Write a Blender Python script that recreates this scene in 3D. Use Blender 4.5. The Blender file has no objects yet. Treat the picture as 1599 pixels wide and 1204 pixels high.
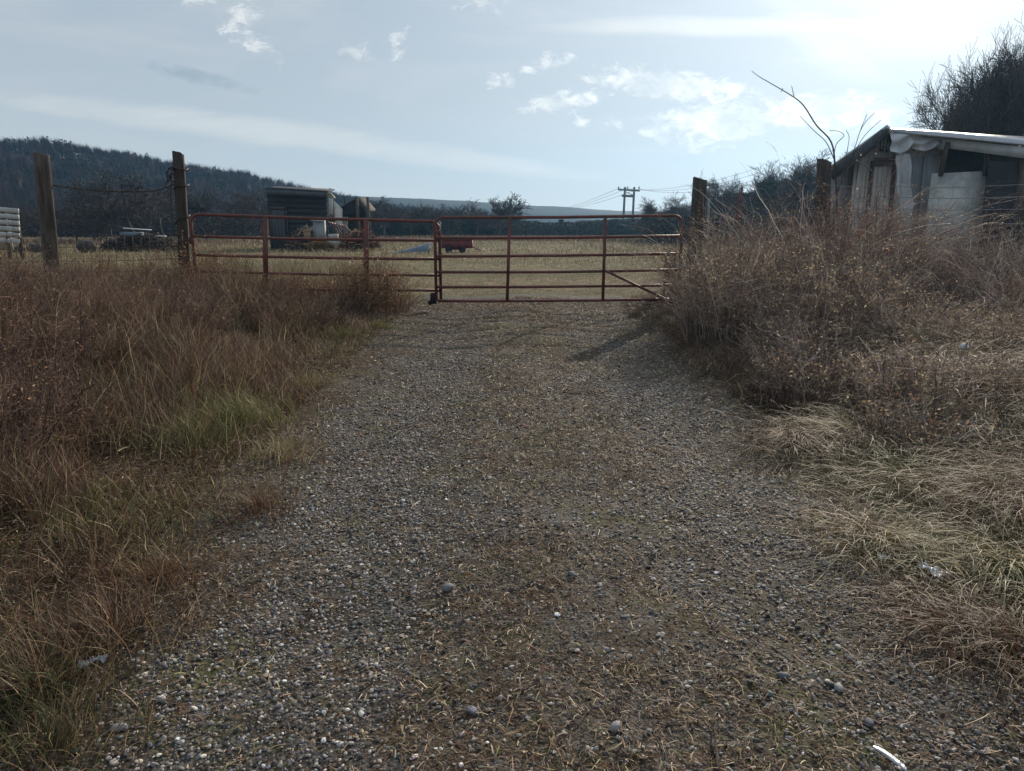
import bpy, math, random
import numpy as np
from mathutils import Vector
D = bpy.data
S = bpy.context.scene
C = S.collection
R = math.radians

# ------------------------------------------------------------------ camera, sky, sun, exposure
CAMZ = 1.5; PITCH = 13.0; FPX = 1200.0; W0, H0 = 1599.0, 1204.0
cd = D.cameras.new('camera'); cam = D.objects.new('camera', cd); C.objects.link(cam)
cam.location = (0, 0, CAMZ); cam.rotation_euler = (R(90 - PITCH), 0, 0)
cd.sensor_fit = 'HORIZONTAL'; cd.sensor_width = 36; cd.lens = 36 * FPX / W0
cd.clip_start = 0.05; cd.clip_end = 6000
S.camera = cam
S.view_settings.view_transform = 'Standard'; S.view_settings.look = 'None'
S.view_settings.exposure = 0.0; S.view_settings.gamma = 1
cp_, sp_ = math.cos(R(PITCH)), math.sin(R(PITCH))
def ray(px, py):
    a = (px - W0 / 2) / FPX; b = (H0 / 2 - py) / FPX
    return np.array([a, cp_ + b * sp_, -sp_ + b * cp_])
def at(px, py, Y):
    d = ray(px, py); k = Y / d[1]
    return np.array([d[0] * k, Y, CAMZ + d[2] * k])

SUN_AZ, SUN_EL = 27.0, 22.0
sdir = Vector((math.sin(R(SUN_AZ)) * math.cos(R(SUN_EL)), math.cos(R(SUN_AZ)) * math.cos(R(SUN_EL)), math.sin(R(SUN_EL))))
sl = D.lights.new('sun', 'SUN'); sl.energy = 5.0; sl.angle = R(0.6); sl.color = (1, .88, .72)
so = D.objects.new('sun', sl); C.objects.link(so); so.rotation_euler = (-sdir).to_track_quat('-Z', 'Y').to_euler()

class NT:
    """small helper for node graphs"""
    def __init__(s, tree): s.t = tree; s.n = tree.nodes; s.l = tree.links
    def new(s, ty, **kw):
        n = s.n.new(ty)
        for k, v in kw.items():
            if hasattr(n, k): setattr(n, k, v)
        return n
    def put(s, sock, v):
        if v is None: return
        if hasattr(v, 'is_output') or isinstance(v, bpy.types.NodeSocket): s.l.new(v, sock)
        else:
            if isinstance(v, (tuple, list)) and len(v) == 3 and sock.type == 'RGBA': v = (*v, 1)
            sock.default_value = v
    def m(s, op, a, b=None, c=None, clamp=False):
        n = s.new('ShaderNodeMath', operation=op, use_clamp=clamp)
        s.put(n.inputs[0], a); s.put(n.inputs[1], b)
        if c is not None: s.put(n.inputs[2], c)
        return n.outputs[0]
    def mix(s, f, a, b, mode='MIX'):
        n = s.new('ShaderNodeMix', data_type='RGBA', blend_type=mode)
        s.put(n.inputs[0], f); s.put(n.inputs[6], a); s.put(n.inputs[7], b)
        return n.outputs[2]
    def noise(s, vec, scale, detail=4, rough=.55, dist=0.0):
        n = s.new('ShaderNodeTexNoise')
        if vec is not None: s.l.new(vec, n.inputs['Vector'])
        n.inputs['Scale'].default_value = scale; n.inputs['Detail'].default_value = detail
        n.inputs['Roughness'].default_value = rough; n.inputs['Distortion'].default_value = dist
        return n.outputs['Fac']
    def ramp(s, f, lo, hi):
        n = s.new('ShaderNodeMapRange', interpolation_type='SMOOTHSTEP')
        s.put(n.inputs[0], f); n.inputs[1].default_value = lo; n.inputs[2].default_value = hi
        return n.outputs[0]
    def comb(s, x, y, z=0.0):
        n = s.new('ShaderNodeCombineXYZ'); s.put(n.inputs[0], x); s.put(n.inputs[1], y); s.put(n.inputs[2], z)
        return n.outputs[0]

wd = D.worlds.new('World'); S.world = wd; wd.use_nodes = True
g = NT(wd.node_tree); g.n.clear()
out = g.new('ShaderNodeOutputWorld'); bg = g.new('ShaderNodeBackground'); bg.inputs[1].default_value = 0.1
g.l.new(bg.outputs[0], out.inputs[0])
sky = g.new('ShaderNodeTexSky', sky_type='NISHITA', sun_disc=False)
sky.sun_elevation = R(SUN_EL); sky.sun_rotation = R(SUN_AZ); sky.altitude = 200; sky.dust_density = 1.5
tc = g.new('ShaderNodeTexCoord'); sep = g.new('ShaderNodeSeparateXYZ'); g.l.new(tc.outputs['Generated'], sep.inputs[0])
X, Y_, Z = sep.outputs
ya = g.m('MAXIMUM', g.m('ABSOLUTE', Y_), 0.15)
U = g.m('DIVIDE', X, ya); V = g.m('DIVIDE', Z, ya)
dn = g.new('ShaderNodeVectorMath', operation='DOT_PRODUCT'); g.l.new(tc.outputs['Generated'], dn.inputs[0]); dn.inputs[1].default_value = sdir
dot = g.m('MAXIMUM', dn.outputs['Value'], 0.0)
hz = g.m('POWER', g.m('SUBTRACT', 1.0, g.m('MAXIMUM', Z, 0.0), clamp=True), 6.0)
veil = g.mix(hz, (3.95, 4.75, 5.75), (6.1, 6.95, 7.2))                 # thin overcast, paler low down
base = g.mix(0.97, g.mix(1.0, sky.outputs[0], (.45, .45, .45), 'MULTIPLY'), veil)
glow = g.m('ADD', g.m('MULTIPLY', g.m('POWER', dot, 11.0), 3.8), g.m('MULTIPLY', g.m('POWER', dot, 70.0), 4.0))
gl = g.comb(glow, glow, g.m('MULTIPLY', glow, .98))
base = g.mix(1.0, base, gl, 'ADD')
UV = g.comb(U, V); UVs = g.comb(g.m('MULTIPLY', U, 1.0), g.m('MULTIPLY', V, 5.0)); UVw = g.comb(U, g.m('MULTIPLY', V, 1.7))
cir = g.noise(UVs, 2.6, 7, .6, .6)
cirm = g.ramp(cir, .42, .72)
base = g.mix(g.m('MULTIPLY', cirm, .4), base, g.mix(1.0, (6.4, 6.8, 6.9), gl, 'ADD'))
fine = g.noise(UVw, 42.0, 10, .66, .5)
big = g.noise(UVw, 7.0, 5, .5)
def uvp(px, py): d = ray(px, py); return d[0] / d[1], d[2] / d[1]
def blob(px, py, rx, ry, k=1.0, slope=0.0):
    u0, v0 = uvp(px, py); a = rx / FPX; b = ry / FPX
    du = g.m('SUBTRACT', U, u0); dv = g.m('SUBTRACT', g.m('SUBTRACT', V, v0), g.m('MULTIPLY', du, slope))
    d2 = g.m('ADD', g.m('POWER', g.m('ABSOLUTE', g.m('DIVIDE', du, a)), 2.0), g.m('POWER', g.m('ABSOLUTE', g.m('DIVIDE', dv, b)), 2.0))
    return g.m('MULTIPLY', g.m('SUBTRACT', 1.0, d2), k)
def mx(l):
    r = l[0]
    for q in l[1:]: r = g.m('MAXIMUM', r, q)
    return r
front = g.m('GREATER_THAN', Y_, 0.0)
cum = mx([blob(375, 28, 34, 30, .9, .6), blob(405, 72, 36, 18, .7, -.5), blob(553, 80, 30, 16, .9), blob(620, 68, 18, 20, .6, .8),
          blob(780, 124, 26, 15, .8), blob(850, 97, 44, 13, .9, .25), blob(880, 157, 74, 18, 1.2, .1),
          blob(1050, 133, 140, 24, 1.5, -.12), blob(990, 128, 50, 18, 1.1), blob(1120, 192, 135, 34, 1.5, .08), blob(1290, 174, 135, 32, 1.5),
          blob(1100, 222, 50, 20, .7), blob(908, 190, 12, 10, .6), blob(962, 190, 20, 10, .6), blob(760, 10, 40, 14, .6), blob(310, 2, 26, 10, .7)])
cmask = g.m('MULTIPLY', g.ramp(g.m('ADD', g.m('MULTIPLY', cum, .5), g.m('MULTIPLY', g.m('SUBTRACT', fine, .5), 2.8)), .02, .78), front)
cshade = g.mix(g.ramp(g.noise(UVw, 14.0, 6, .6), .35, .62), (6.3, 6.9, 7.2), (9.6, 9.8, 9.6))
base = g.mix(g.m('MULTIPLY', cmask, .9), base, g.mix(1.0, cshade, gl, 'ADD'))
wisp = mx([blob(400, 205, 560, 26, 1, -.13), blob(600, 235, 420, 22, 1, -.12), blob(1180, 42, 420, 18, 1.1, 0), blob(1450, 50, 260, 50, .8, .1), blob(1300, 75, 160, 60, .8, -.7)])
wm = g.m('MULTIPLY', g.ramp(g.m('ADD', g.m('MULTIPLY', wisp, .5), g.m('SUBTRACT', g.noise(UVs, 5.0, 8, .6, .4), .5)), .05, .6), front)
base = g.mix(g.m('MULTIPLY', wm, .75), base, g.mix(1.0, (7.3, 7.6, 7.5), gl, 'ADD'))
dk = mx([blob(300, 118, 95, 16, 1, -.2), blob(390, 142, 30, 12, .7), blob(1070, 245, 60, 10, .5)])
dm = g.m('MULTIPLY', g.ramp(g.m('ADD', g.m('MULTIPLY', dk, .6), g.m('SUBTRACT', fine, .5)), .2, .7), front)
base = g.mix(g.m('MULTIPLY', dm, .5), base, (2.7, 3.7, 4.4))
g.l.new(base, bg.inputs[0])

# ------------------------------------------------------------------ materials
MATS = {}
def mat_new(name):
    m = D.materials.new(name); m.use_nodes = True; MATS[name] = m
    t = NT(m.node_tree); t.n.clear(); o = t.new('ShaderNodeOutputMaterial'); return m, t, o
def surf(name, col, col2=None, scale=8, rough=.85, bump=.3, bscale=40, metal=0.0, stretch=(1, 1, 1), spec=.3, detail=5, lo=.35, hi=.65):
    m, t, o = mat_new(name); p = t.new('ShaderNodeBsdfPrincipled'); t.l.new(p.outputs[0], o.inputs[0])
    tcn = t.new('ShaderNodeTexCoord'); mp = t.new('ShaderNodeMapping'); t.l.new(tcn.outputs['Object'], mp.inputs[0]); mp.inputs['Scale'].default_value = stretch
    v = mp.outputs[0]
    c = t.mix(t.ramp(t.noise(v, scale, detail, .65), lo, hi), col, col2 or tuple(q * .6 for q in col))
    c = t.mix(t.m('MULTIPLY', t.noise(v, scale * 6, 3), .5), c, tuple(q * .55 for q in col))
    t.put(p.inputs['Base Color'], c); p.inputs['Roughness'].default_value = rough; p.inputs['Metallic'].default_value = metal
    p.inputs['Specular IOR Level'].default_value = spec
    if bump:
        b = t.new('ShaderNodeBump'); b.inputs['Strength'].default_value = bump; b.inputs['Distance'].default_value = .02
        t.l.new(t.noise(v, bscale, 5), b.inputs['Height']); t.l.new(b.outputs[0], p.inputs['Normal'])
    return m
def attr_mat(name, trans=.3, rough=.7, spec=.25, bump=0):
    m, t, o = mat_new(name); p = t.new('ShaderNodeBsdfPrincipled')
    a = t.new('ShaderNodeAttribute', attribute_name='col')
    t.l.new(a.outputs['Color'], p.inputs['Base Color']); p.inputs['Roughness'].default_value = rough; p.inputs['Specular IOR Level'].default_value = spec
    if bump:
        tcn = t.new('ShaderNodeTexCoord'); nz = t.noise(tcn.outputs['Object'], 160, 4)
        b = t.new('ShaderNodeBump'); b.inputs['Strength'].default_value = bump; b.inputs['Distance'].default_value = .004
        t.l.new(nz, b.inputs['Height']); t.l.new(b.outputs[0], p.inputs['Normal'])
        t.l.new(t.mix(t.m('MULTIPLY', t.ramp(nz, .4, .7), .5), a.outputs['Color'], (.05, .042, .036)), p.inputs['Base Color'])
    if trans:
        tr = t.new('ShaderNodeBsdfTranslucent'); t.l.new(a.outputs['Color'], tr.inputs[0])
        mixs = t.new('ShaderNodeMixShader'); mixs.inputs[0].default_value = trans
        t.l.new(p.outputs[0], mixs.inputs[1]); t.l.new(tr.outputs[0], mixs.inputs[2]); t.l.new(mixs.outputs[0], o.inputs[0])
    else: t.l.new(p.outputs[0], o.inputs[0])
    return m
blade_m = attr_mat('dry_blades', .24, .6, .3)
leaf_m = attr_mat('leaves', .42, .55, .3)
twig_m = attr_mat('twigs', 0, .8, .12)
needle_m = attr_mat('needles', .12, .8, .06)
stone_m = attr_mat('stones', 0, .75, .3, bump=.5)
wood_m = surf('weathered_wood', (.09, .073, .06), (.038, .031, .027), 3, .9, .8, 18, stretch=(6, 6, .7))
wood_pale = surf('pale_weathered_wood', (.15, .12, .095), (.05, .04, .034), 4, .9, 1.0, 18, stretch=(6, 6, .7))
wood_dark = surf('dark_boards', (.05, .052, .058), (.028, .03, .034), 2.2, .85, .6, 20, stretch=(.6, 1, 8))
wood_door = surf('grey_door_boards', (.10, .105, .115), (.06, .062, .07), 3, .9, .6, 20, stretch=(6, 6, .6))
gate_m = surf('red_gate_paint', (.17, .042, .034), (.085, .04, .025), 6, .55, .4, 60, spec=.5, lo=.45, hi=.58)
wire_m = surf('rusty_wire', (.09, .07, .06), (.05, .035, .03), 20, .5, 0, metal=.6)
galv_m = surf('galvanised_wire', (.35, .35, .35), (.2, .19, .18), 20, .35, 0, metal=.9)
white_m = surf('peeling_white_paint', (.55, .56, .55), (.3, .29, .27), 4, .8, .4, 30, lo=.5, hi=.75)
siding_m = surf('faded_white_siding', (.68, .64, .60), (.42, .39, .36), 2, .8, .5, 14, stretch=(7, 7, .5))
tarp_m = surf('pale_tarp', (.62, .64, .65), (.45, .47, .49), 3, .6, .3, 9)
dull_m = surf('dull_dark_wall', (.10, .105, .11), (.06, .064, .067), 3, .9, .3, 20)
tin_m = surf('roof_tin', (.45, .46, .48), (.28, .24, .22), 3, .3, .15, 20, metal=.75, lo=.5, hi=.8)
tin_dark = surf('dark_roofing', (.05, .05, .055), (.03, .03, .032), 3, .8, .4, 20)
redsheet_m = surf('rusty_sheet', (.22, .05, .045), (.10, .03, .028), 4, .6, .3, 20)
bluegrey_m = surf('blue_grey_hull', (.16, .21, .25), (.11, .14, .165), 3, .6, .15, 20)
conc_m = surf('pale_block', (.5, .49, .46), (.36, .34, .31), 10, .9, .3, 40)
lumber_m = surf('tan_lumber', (.35, .25, .14), (.2, .14, .08), 5, .9, .4, 20)
panel_m = surf('grey_porch_panel', (.34, .36, .38), (.23, .25, .265), 3, .85, .4, 14, stretch=(5, 5, .6))
ply_m = surf('mottled_plywood', (.55, .57, .55), (.32, .335, .32), 2.5, .85, .4, 14, lo=.4, hi=.6)
glass_m = surf('dark_pane', (.02, .022, .025), (.03, .032, .035), 3, .2, 0, spec=.6)
bark_m = surf('grey_bark', (.08, .07, .062), (.045, .04, .036), 10, .95, .8, 40, stretch=(3, 3, .7))
black_m = surf('black_rubber', (.015, .015, .016), (.03, .028, .026), 10, .7, .2, 40)
plast_m = surf('white_plastic', (.75, .76, .78), (.55, .57, .6), 14, .3, .6, 50, spec=.6)

# ------------------------------------------------------------------ noise, terrain
def _h(ix, iy, s):
    n = (ix.astype(np.int64) * 374761393 + iy.astype(np.int64) * 668265263 + s * 974634777) & 0x7fffffff
    n = ((n ^ (n >> 13)) * 1274126177) & 0x7fffffff
    return ((n ^ (n >> 16)) & 0xffff) / 65535.0
def vn(x, y, s=0):
    x = np.asarray(x, float); y = np.asarray(y, float)
    ix = np.floor(x); iy = np.floor(y); fx = x - ix; fy = y - iy
    fx = fx * fx * (3 - 2 * fx); fy = fy * fy * (3 - 2 * fy)
    a = _h(ix, iy, s); b = _h(ix + 1, iy, s); c = _h(ix, iy + 1, s); d = _h(ix + 1, iy + 1, s)
    return (a * (1 - fx) + b * fx) * (1 - fy) + (c * (1 - fx) + d * fx) * fy
def fb(x, y, s=0, o=4):
    r = 0; a = .5
    for k in range(o): r = r + a * vn(x * 2 ** k, y * 2 ** k, s + 17 * k); a *= .5
    return r / (1 - .5 ** o)
def ss(a, b, x): t = np.clip((x - a) / (b - a), 0, 1); return t * t * (3 - 2 * t)
CX = .12
def gz(x, y):
    x = np.asarray(x, float); y = np.asarray(y, float)
    z = -.03 * np.maximum(y - 22, 0) - .012 * np.maximum(y - 200, 0)
    z = np.maximum(z, -16 + 0 * z)
    z = z + (fb(x / 30, y / 30, 5, 3) - .5) * ss(20, 80, y) * 1.2
    near = 1 - ss(13, 30, y)
    side = ss(1.7, 3.6, np.abs(x - CX))
    z = z + near * side * (.10 + .22 * (fb(x / 1.6, y / 1.6, 3, 3) - .35))
    z = z + near * (fb(x / .5, y / .5, 9, 3) - .5) * .045
    z = z - near * .025 * (np.exp(-((x - 1.15) / .35) ** 2) + np.exp(-((x + .8) / .35) ** 2))
    z = z + near * .02 * np.exp(-((x - .15) / .4) ** 2)
    return z
def gz1(x, y): return float(gz(np.array([x]), np.array([y]))[0])

# ------------------------------------------------------------------ mesh helpers
def mesh_np(name, V, Fs, mat, parent=None, col=None, smooth=False, mesh_only=False):
    V = np.asarray(V, np.float32).reshape(-1, 3)
    if not isinstance(Fs, list): Fs = [Fs]
    Fs = [np.asarray(F, np.int32) for F in Fs if len(F)]
    me = D.meshes.new(name); me.vertices.add(len(V)); me.vertices.foreach_set('co', V.ravel())
    loops = np.concatenate([F.ravel() for F in Fs]); tot = np.concatenate([np.full(len(F), F.shape[1], np.int32) for F in Fs])
    st = np.concatenate([[0], np.cumsum(tot)[:-1]]).astype(np.int32)
    me.loops.add(len(loops)); me.loops.foreach_set('vertex_index', loops)
    me.polygons.add(len(tot)); me.polygons.foreach_set('loop_start', st); me.polygons.foreach_set('loop_total', tot)
    if smooth: me.polygons.foreach_set('use_smooth', np.ones(len(tot), bool))
    me.update(calc_edges=True)
    if col is not None:
        ca = me.color_attributes.new('col', 'FLOAT_COLOR', 'POINT')
        c = np.ones((len(V), 4), np.float32); c[:, :3] = np.broadcast_to(col, (len(V), 3)); ca.data.foreach_set('color', c.ravel())
    me.materials.append(mat)
    if mesh_only: return me
    o = D.objects.new(name, me); C.objects.link(o)
    if parent is not None: o.parent = parent
    return o
def obj_of(name, me, parent=None):
    o = D.objects.new(name, me); C.objects.link(o)
    if parent is not None: o.parent = parent
    return o
def tag(o, label=None, cat=None, group=None, kind=None):
    if label: o['label'] = label
    if cat: o['category'] = cat
    if group: o['group'] = group
    if kind: o['kind'] = kind
    return o
def empty(name, loc, label, cat, group=None, rz=0):
    o = D.objects.new(name, None); C.objects.link(o); o.location = loc; o.rotation_euler = (0, 0, rz); o.empty_display_size = .2
    return tag(o, label, cat, group)
def copy_tree(o, parent=None):
    c = o.copy(); C.objects.link(c); c.parent = parent
    for ch in list(o.children): copy_tree(ch, c)
    return c
class MB:
    """collects boxes, hexahedra, tubes; builds ONE mesh in world coords, re-based on the parent"""
    def __init__(s): s.V = []; s.Q = []; s.T = []; s.n = 0
    def add(s, V, Q=(), T=()):
        V = np.asarray(V, float); s.V.append(V)
        if len(Q): s.Q.append(np.asarray(Q) + s.n)
        if len(T): s.T.append(np.asarray(T) + s.n)
        s.n += len(V); return s
    def hexa(s, p8):
        return s.add(p8, [(0, 3, 2, 1), (4, 5, 6, 7), (0, 1, 5, 4), (1, 2, 6, 5), (2, 3, 7, 6), (3, 0, 4, 7)])
    def box(s, c, size, rz=0, rx=0, ry=0):
        from mathutils import Euler
        h = np.array(size) / 2; M = np.array(Euler((rx, ry, rz)).to_matrix())
        p = np.array([(-1, -1, -1), (1, -1, -1), (1, 1, -1), (-1, 1, -1), (-1, -1, 1), (1, -1, 1), (1, 1, 1), (-1, 1, 1)]) * h
        return s.hexa(p @ M.T + np.array(c))
    def beam(s, a, b, w, t=None, up=(0, 0, 1)):
        a = np.array(a, float); b = np.array(b, float); t = t or w; d = b - a; d /= np.linalg.norm(d)
        u = np.array(up, float)
        if abs(d @ u) > .95: u = np.array((0, 1, 0.))
        x = np.cross(d, u); x /= np.linalg.norm(x); y = np.cross(x, d)
        q = [a - x * w / 2 - y * t / 2, a + x * w / 2 - y * t / 2, a + x * w / 2 + y * t / 2, a - x * w / 2 + y * t / 2]
        return s.hexa(np.array(q + [p + (b - a) for p in q]))
    def tube(s, pts, r, n=8, caps=True):
        pts = np.array(pts, float); k = len(pts); r = np.broadcast_to(np.asarray(r, float), (k,))
        tan = np.gradient(pts, axis=0); tan /= np.linalg.norm(tan, axis=1)[:, None] + 1e-12
        ref = np.array((0, 0, 1.)) if abs(tan[0][2]) < .9 else np.array((1., 0, 0))
        V = []
        for i in range(k):
            x = np.cross(tan[i], ref)
            if np.linalg.norm(x) < .1: x = np.cross(tan[i], np.array((0.3, 1., 0)))
            x /= np.linalg.norm(x); y = np.cross(x, tan[i]); ref = y if abs(tan[i] @ y) < .9 else ref
            a = np.arange(n) * 2 * np.pi / n
            V.append(pts[i] + r[i] * (np.cos(a)[:, None] * x + np.sin(a)[:, None] * y))
        V = np.concatenate(V); Q = []
        for i in range(k - 1):
            for j in range(n): Q.append((i * n + j, i * n + (j + 1) % n, (i + 1) * n + (j + 1) % n, (i + 1) * n + j))
        T = []
        if caps:
            V = np.concatenate([V, pts[:1], pts[-1:]]); c0 = k * n
            for j in range(n):
                T.append((c0, (j + 1) % n, j)); T.append((c0 + 1, (k - 1) * n + j, (k - 1) * n + (j + 1) % n))
        return s.add(V, Q, T)
    def build(s, name, mat, parent=None, smooth=False):
        V = np.concatenate(s.V)
        if parent is not None:
            L = np.array(parent.location); p = parent
            while p.parent is not None: p = p.parent; L = L + np.array(p.location)
            V = V - L
        Fs = ([np.concatenate(s.Q)] if s.Q else []) + ([np.concatenate(s.T)] if s.T else [])
        return mesh_np(name, V, Fs, mat, parent, smooth=smooth)
def rough_wood(mb, rng, amt=.006):
    for i, v in enumerate(mb.V): mb.V[i] = v + rng.normal(0, amt, v.shape)
    return mb

def ribbons(P, w, col, side=None, taper=True):
    """P (N,K,3) centre curves, w (N,) widths -> V, F, per-vertex colour"""
    N, K, _ = P.shape
    if side is None:
        a = rng.uniform(0, 2 * np.pi, N); side = np.stack([np.cos(a), np.sin(a), 0 * a], 1)
    t = np.linspace(0, 1, K); tw = (1 - .85 * t ** 2) if taper else np.ones(K)
    off = side[:, None, :] * (w[:, None] * tw[None])[:, :, None] / 2
    V = np.stack([P - off, P + off], 2).reshape(-1, 3)
    i = (np.arange(N) * K * 2)[:, None] + (np.arange(K - 1) * 2)[None]
    F = np.stack([i, i + 1, i + 3, i + 2], -1).reshape(-1, 4)
    return V, F, np.repeat(col, K * 2, axis=0)
def prisms(P, r, col, r1=.35):
    """P (N,K,3) curves -> 3-sided tapered twigs"""
    N, K, _ = P.shape
    d = P[:, -1] - P[:, 0]; d /= np.linalg.norm(d, axis=1)[:, None] + 1e-9
    ref = np.where(np.abs(d[:, 2:3]) > .8, np.array([[1., 0, 0]]), np.array([[0, 0, 1.]]))
    x = np.cross(d, ref); x /= np.linalg.norm(x, axis=1)[:, None]; y = np.cross(d, x)
    rr = (np.broadcast_to(r, (N,))[:, None] * np.linspace(1, r1, K)[None])
    V = np.stack([P + rr[:, :, None] * (math.cos(a) * x + math.sin(a) * y)[:, None, :] for a in (0, 2.094, 4.189)], 2).reshape(-1, 3)
    b = (np.arange(N) * K * 3)[:, None] + (np.arange(K - 1) * 3)[None]
    F = np.concatenate([np.stack([b + j, b + (j + 1) % 3, b + 3 + (j + 1) % 3, b + 3 + j], -1).reshape(-1, 4) for j in range(3)])
    return V, F, np.repeat(col, K * 3, axis=0)
def leaves(Pc, size, col, rng, flat=0.0):
    """small four-cornered leaves at Pc (N,3)"""
    N = len(Pc); a = rng.normal(size=(N, 3)); a /= np.linalg.norm(a, axis=1)[:, None]
    if flat: a[:, 2] *= (1 - flat)
    b = rng.normal(size=(N, 3)); b -= (b * a).sum(1)[:, None] * a / ((a * a).sum(1)[:, None]); b /= np.linalg.norm(b, axis=1)[:, None]
    s = np.asarray(size).reshape(-1, 1)
    V = np.stack([Pc - a * s, Pc + b * s * .38, Pc + a * s, Pc - b * s * .38], 1).reshape(-1, 3)
    F = np.arange(N * 4).reshape(-1, 4)
    return V, F, np.repeat(col, 4, axis=0)
def pal(cols, N, rng, jit=.25, wts=None):
    cols = np.array(cols, float); k = rng.choice(len(cols), N, p=wts)
    return np.clip(cols[k] * rng.lognormal(-.07, jit + .12, (N, 1)), .004, .8) * rng.uniform(.95, 1.05, (N, 3))
def merge(parts):
    V = []; F = []; Cc = []; n = 0
    for v, f, c in parts: V.append(v); F.append(f + n); Cc.append(c); n += len(v)
    return np.concatenate(V), np.concatenate(F), np.concatenate(Cc)
rng = np.random.default_rng(7)

TAN = (.265, .185, .11); STRAW = (.46, .355, .22); BROWN = (.10, .062, .038); RUST = (.15, .07, .035); GREY = (.19, .145, .11)
GREEN = (.075, .10, .03); YGREEN = (.17, .17, .055); PURP = (.12, .07, .055); DARK = (.045, .03, .02)

# ------------------------------------------------------------------ ground sheet and driveway
def axis(dense0, dense1, step, lo, hi, gr=1.16):
    a = list(np.arange(dense0, dense1, step)); s = step; x = a[-1]
    while x < hi: s = min(s * gr, 90); x += s; a.append(x)
    s = step; x = a[0]; b = []
    while x > lo: s = min(s * gr, 90); x -= s; b.append(x)
    return np.array(b[::-1] + a)
def grid(xs, ys, zf):
    X, Y = np.meshgrid(xs, ys); Zz = zf(X, Y); V = np.stack([X, Y, Zz], -1).reshape(-1, 3)
    n, m = len(ys), len(xs); i = (np.arange(n - 1) * m)[:, None] + np.arange(m - 1)[None]
    return V, np.stack([i, i + 1, i + 1 + m, i + m], -1).reshape(-1, 4)
V, F = grid(axis(-7, 8, .08, -1500, 1500), axis(1, 14, .08, -60, 1500), gz)
m, t, o = mat_new('field_soil'); p = t.new('ShaderNodeBsdfPrincipled'); t.l.new(p.outputs[0], o.inputs[0])
tcn = t.new('ShaderNodeTexCoord'); v = tcn.outputs['Object']
mp = t.new('ShaderNodeMapping'); t.l.new(v, mp.inputs[0]); mp.inputs['Scale'].default_value = (.25, 1, 1)
c = t.mix(t.ramp(t.noise(mp.outputs[0], .35, 6, .7), .38, .62), (.24, .19, .12), (.10, .105, .05))
c = t.mix(t.ramp(t.noise(v, 3.5, 6, .75), .45, .62), c, (.09, .065, .038))
c = t.mix(t.ramp(t.noise(v, 60, 3, .7), .5, .75), c, (.34, .27, .16))
spx = t.new('ShaderNodeSeparateXYZ'); t.l.new(v, spx.inputs[0])
c = t.mix(t.m('SUBTRACT', 1.0, t.ramp(spx.outputs[1], 10.5, 14.0)), c, t.mix(t.ramp(t.noise(v, 30, 5, .7), .4, .6), (.03, .021, .013), (.085, .055, .03)))  # near soil colour darkened to stand in for shade under the weeds
t.put(p.inputs['Base Color'], c); p.inputs['Roughness'].default_value = .95; p.inputs['Specular IOR Level'].default_value = .1
b = t.new('ShaderNodeBump'); b.inputs['Strength'].default_value = .9; b.inputs['Distance'].default_value = .06
t.l.new(t.noise(v, 14, 6, .75), b.inputs['Height']); t.l.new(b.outputs[0], p.inputs['Normal'])
tag(mesh_np('ground', V, F, m, smooth=True), kind='structure')

m, t, o = mat_new('gravel_bed'); p = t.new('ShaderNodeBsdfPrincipled'); t.l.new(p.outputs[0], o.inputs[0])
tcn = t.new('ShaderNodeTexCoord'); v = tcn.outputs['Object']
vo = t.new('ShaderNodeTexVoronoi'); t.l.new(v, vo.inputs['Vector']); vo.inputs['Scale'].default_value = 75
st = t.new('ShaderNodeSeparateColor'); t.l.new(vo.outputs['Color'], st.inputs[0])
c = t.mix(st.outputs[0], (.025, .021, .018), (.13, .12, .11))
c = t.mix(t.ramp(t.noise(v, 5.0, 6, .75), .42, .6), c, (.05, .035, .022))
c = t.mix(t.ramp(t.noise(v, 1.6, 5, .7), .5, .66), c, (.07, .068, .028))
c = t.mix(t.ramp(t.noise(v, 130, 3, .7), .55, .72), c, (.25, .18, .11))
t.put(p.inputs['Base Color'], c); p.inputs['Roughness'].default_value = .9; p.inputs['Specular IOR Level'].default_value = .2
b = t.new('ShaderNodeBump'); b.inputs['Strength'].default_value = .7; b.inputs['Distance'].default_value = .006
t.l.new(t.m('ADD', t.m('MULTIPLY', vo.outputs['Distance'], -1.0), t.noise(v, 60, 4)), b.inputs['Height']); t.l.new(b.outputs[0], p.inputs['Normal'])
ys = np.arange(-1, 13.6, .04); xs = np.linspace(-1, 1, 100)
def hw(y, s): return 1.72 + .3 * (fb(y / 1.3, y * 0 + s, 21, 3) - .5)
Yg = np.repeat(ys[:, None], 100, 1); wl = np.where(xs[None] < 0, hw(ys, 1)[:, None], hw(ys, 9)[:, None])
Xg = CX + xs[None] * wl; Zg = gz(Xg, Yg) + .014
i = (np.arange(len(ys) - 1) * 100)[:, None] + np.arange(99)[None]
tag(mesh_np('gravel_driveway', np.stack([Xg, Yg, Zg], -1).reshape(-1, 3), np.stack([i, i + 1, i + 101, i + 100], -1).reshape(-1, 4), m, smooth=True), kind='structure')

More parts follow.
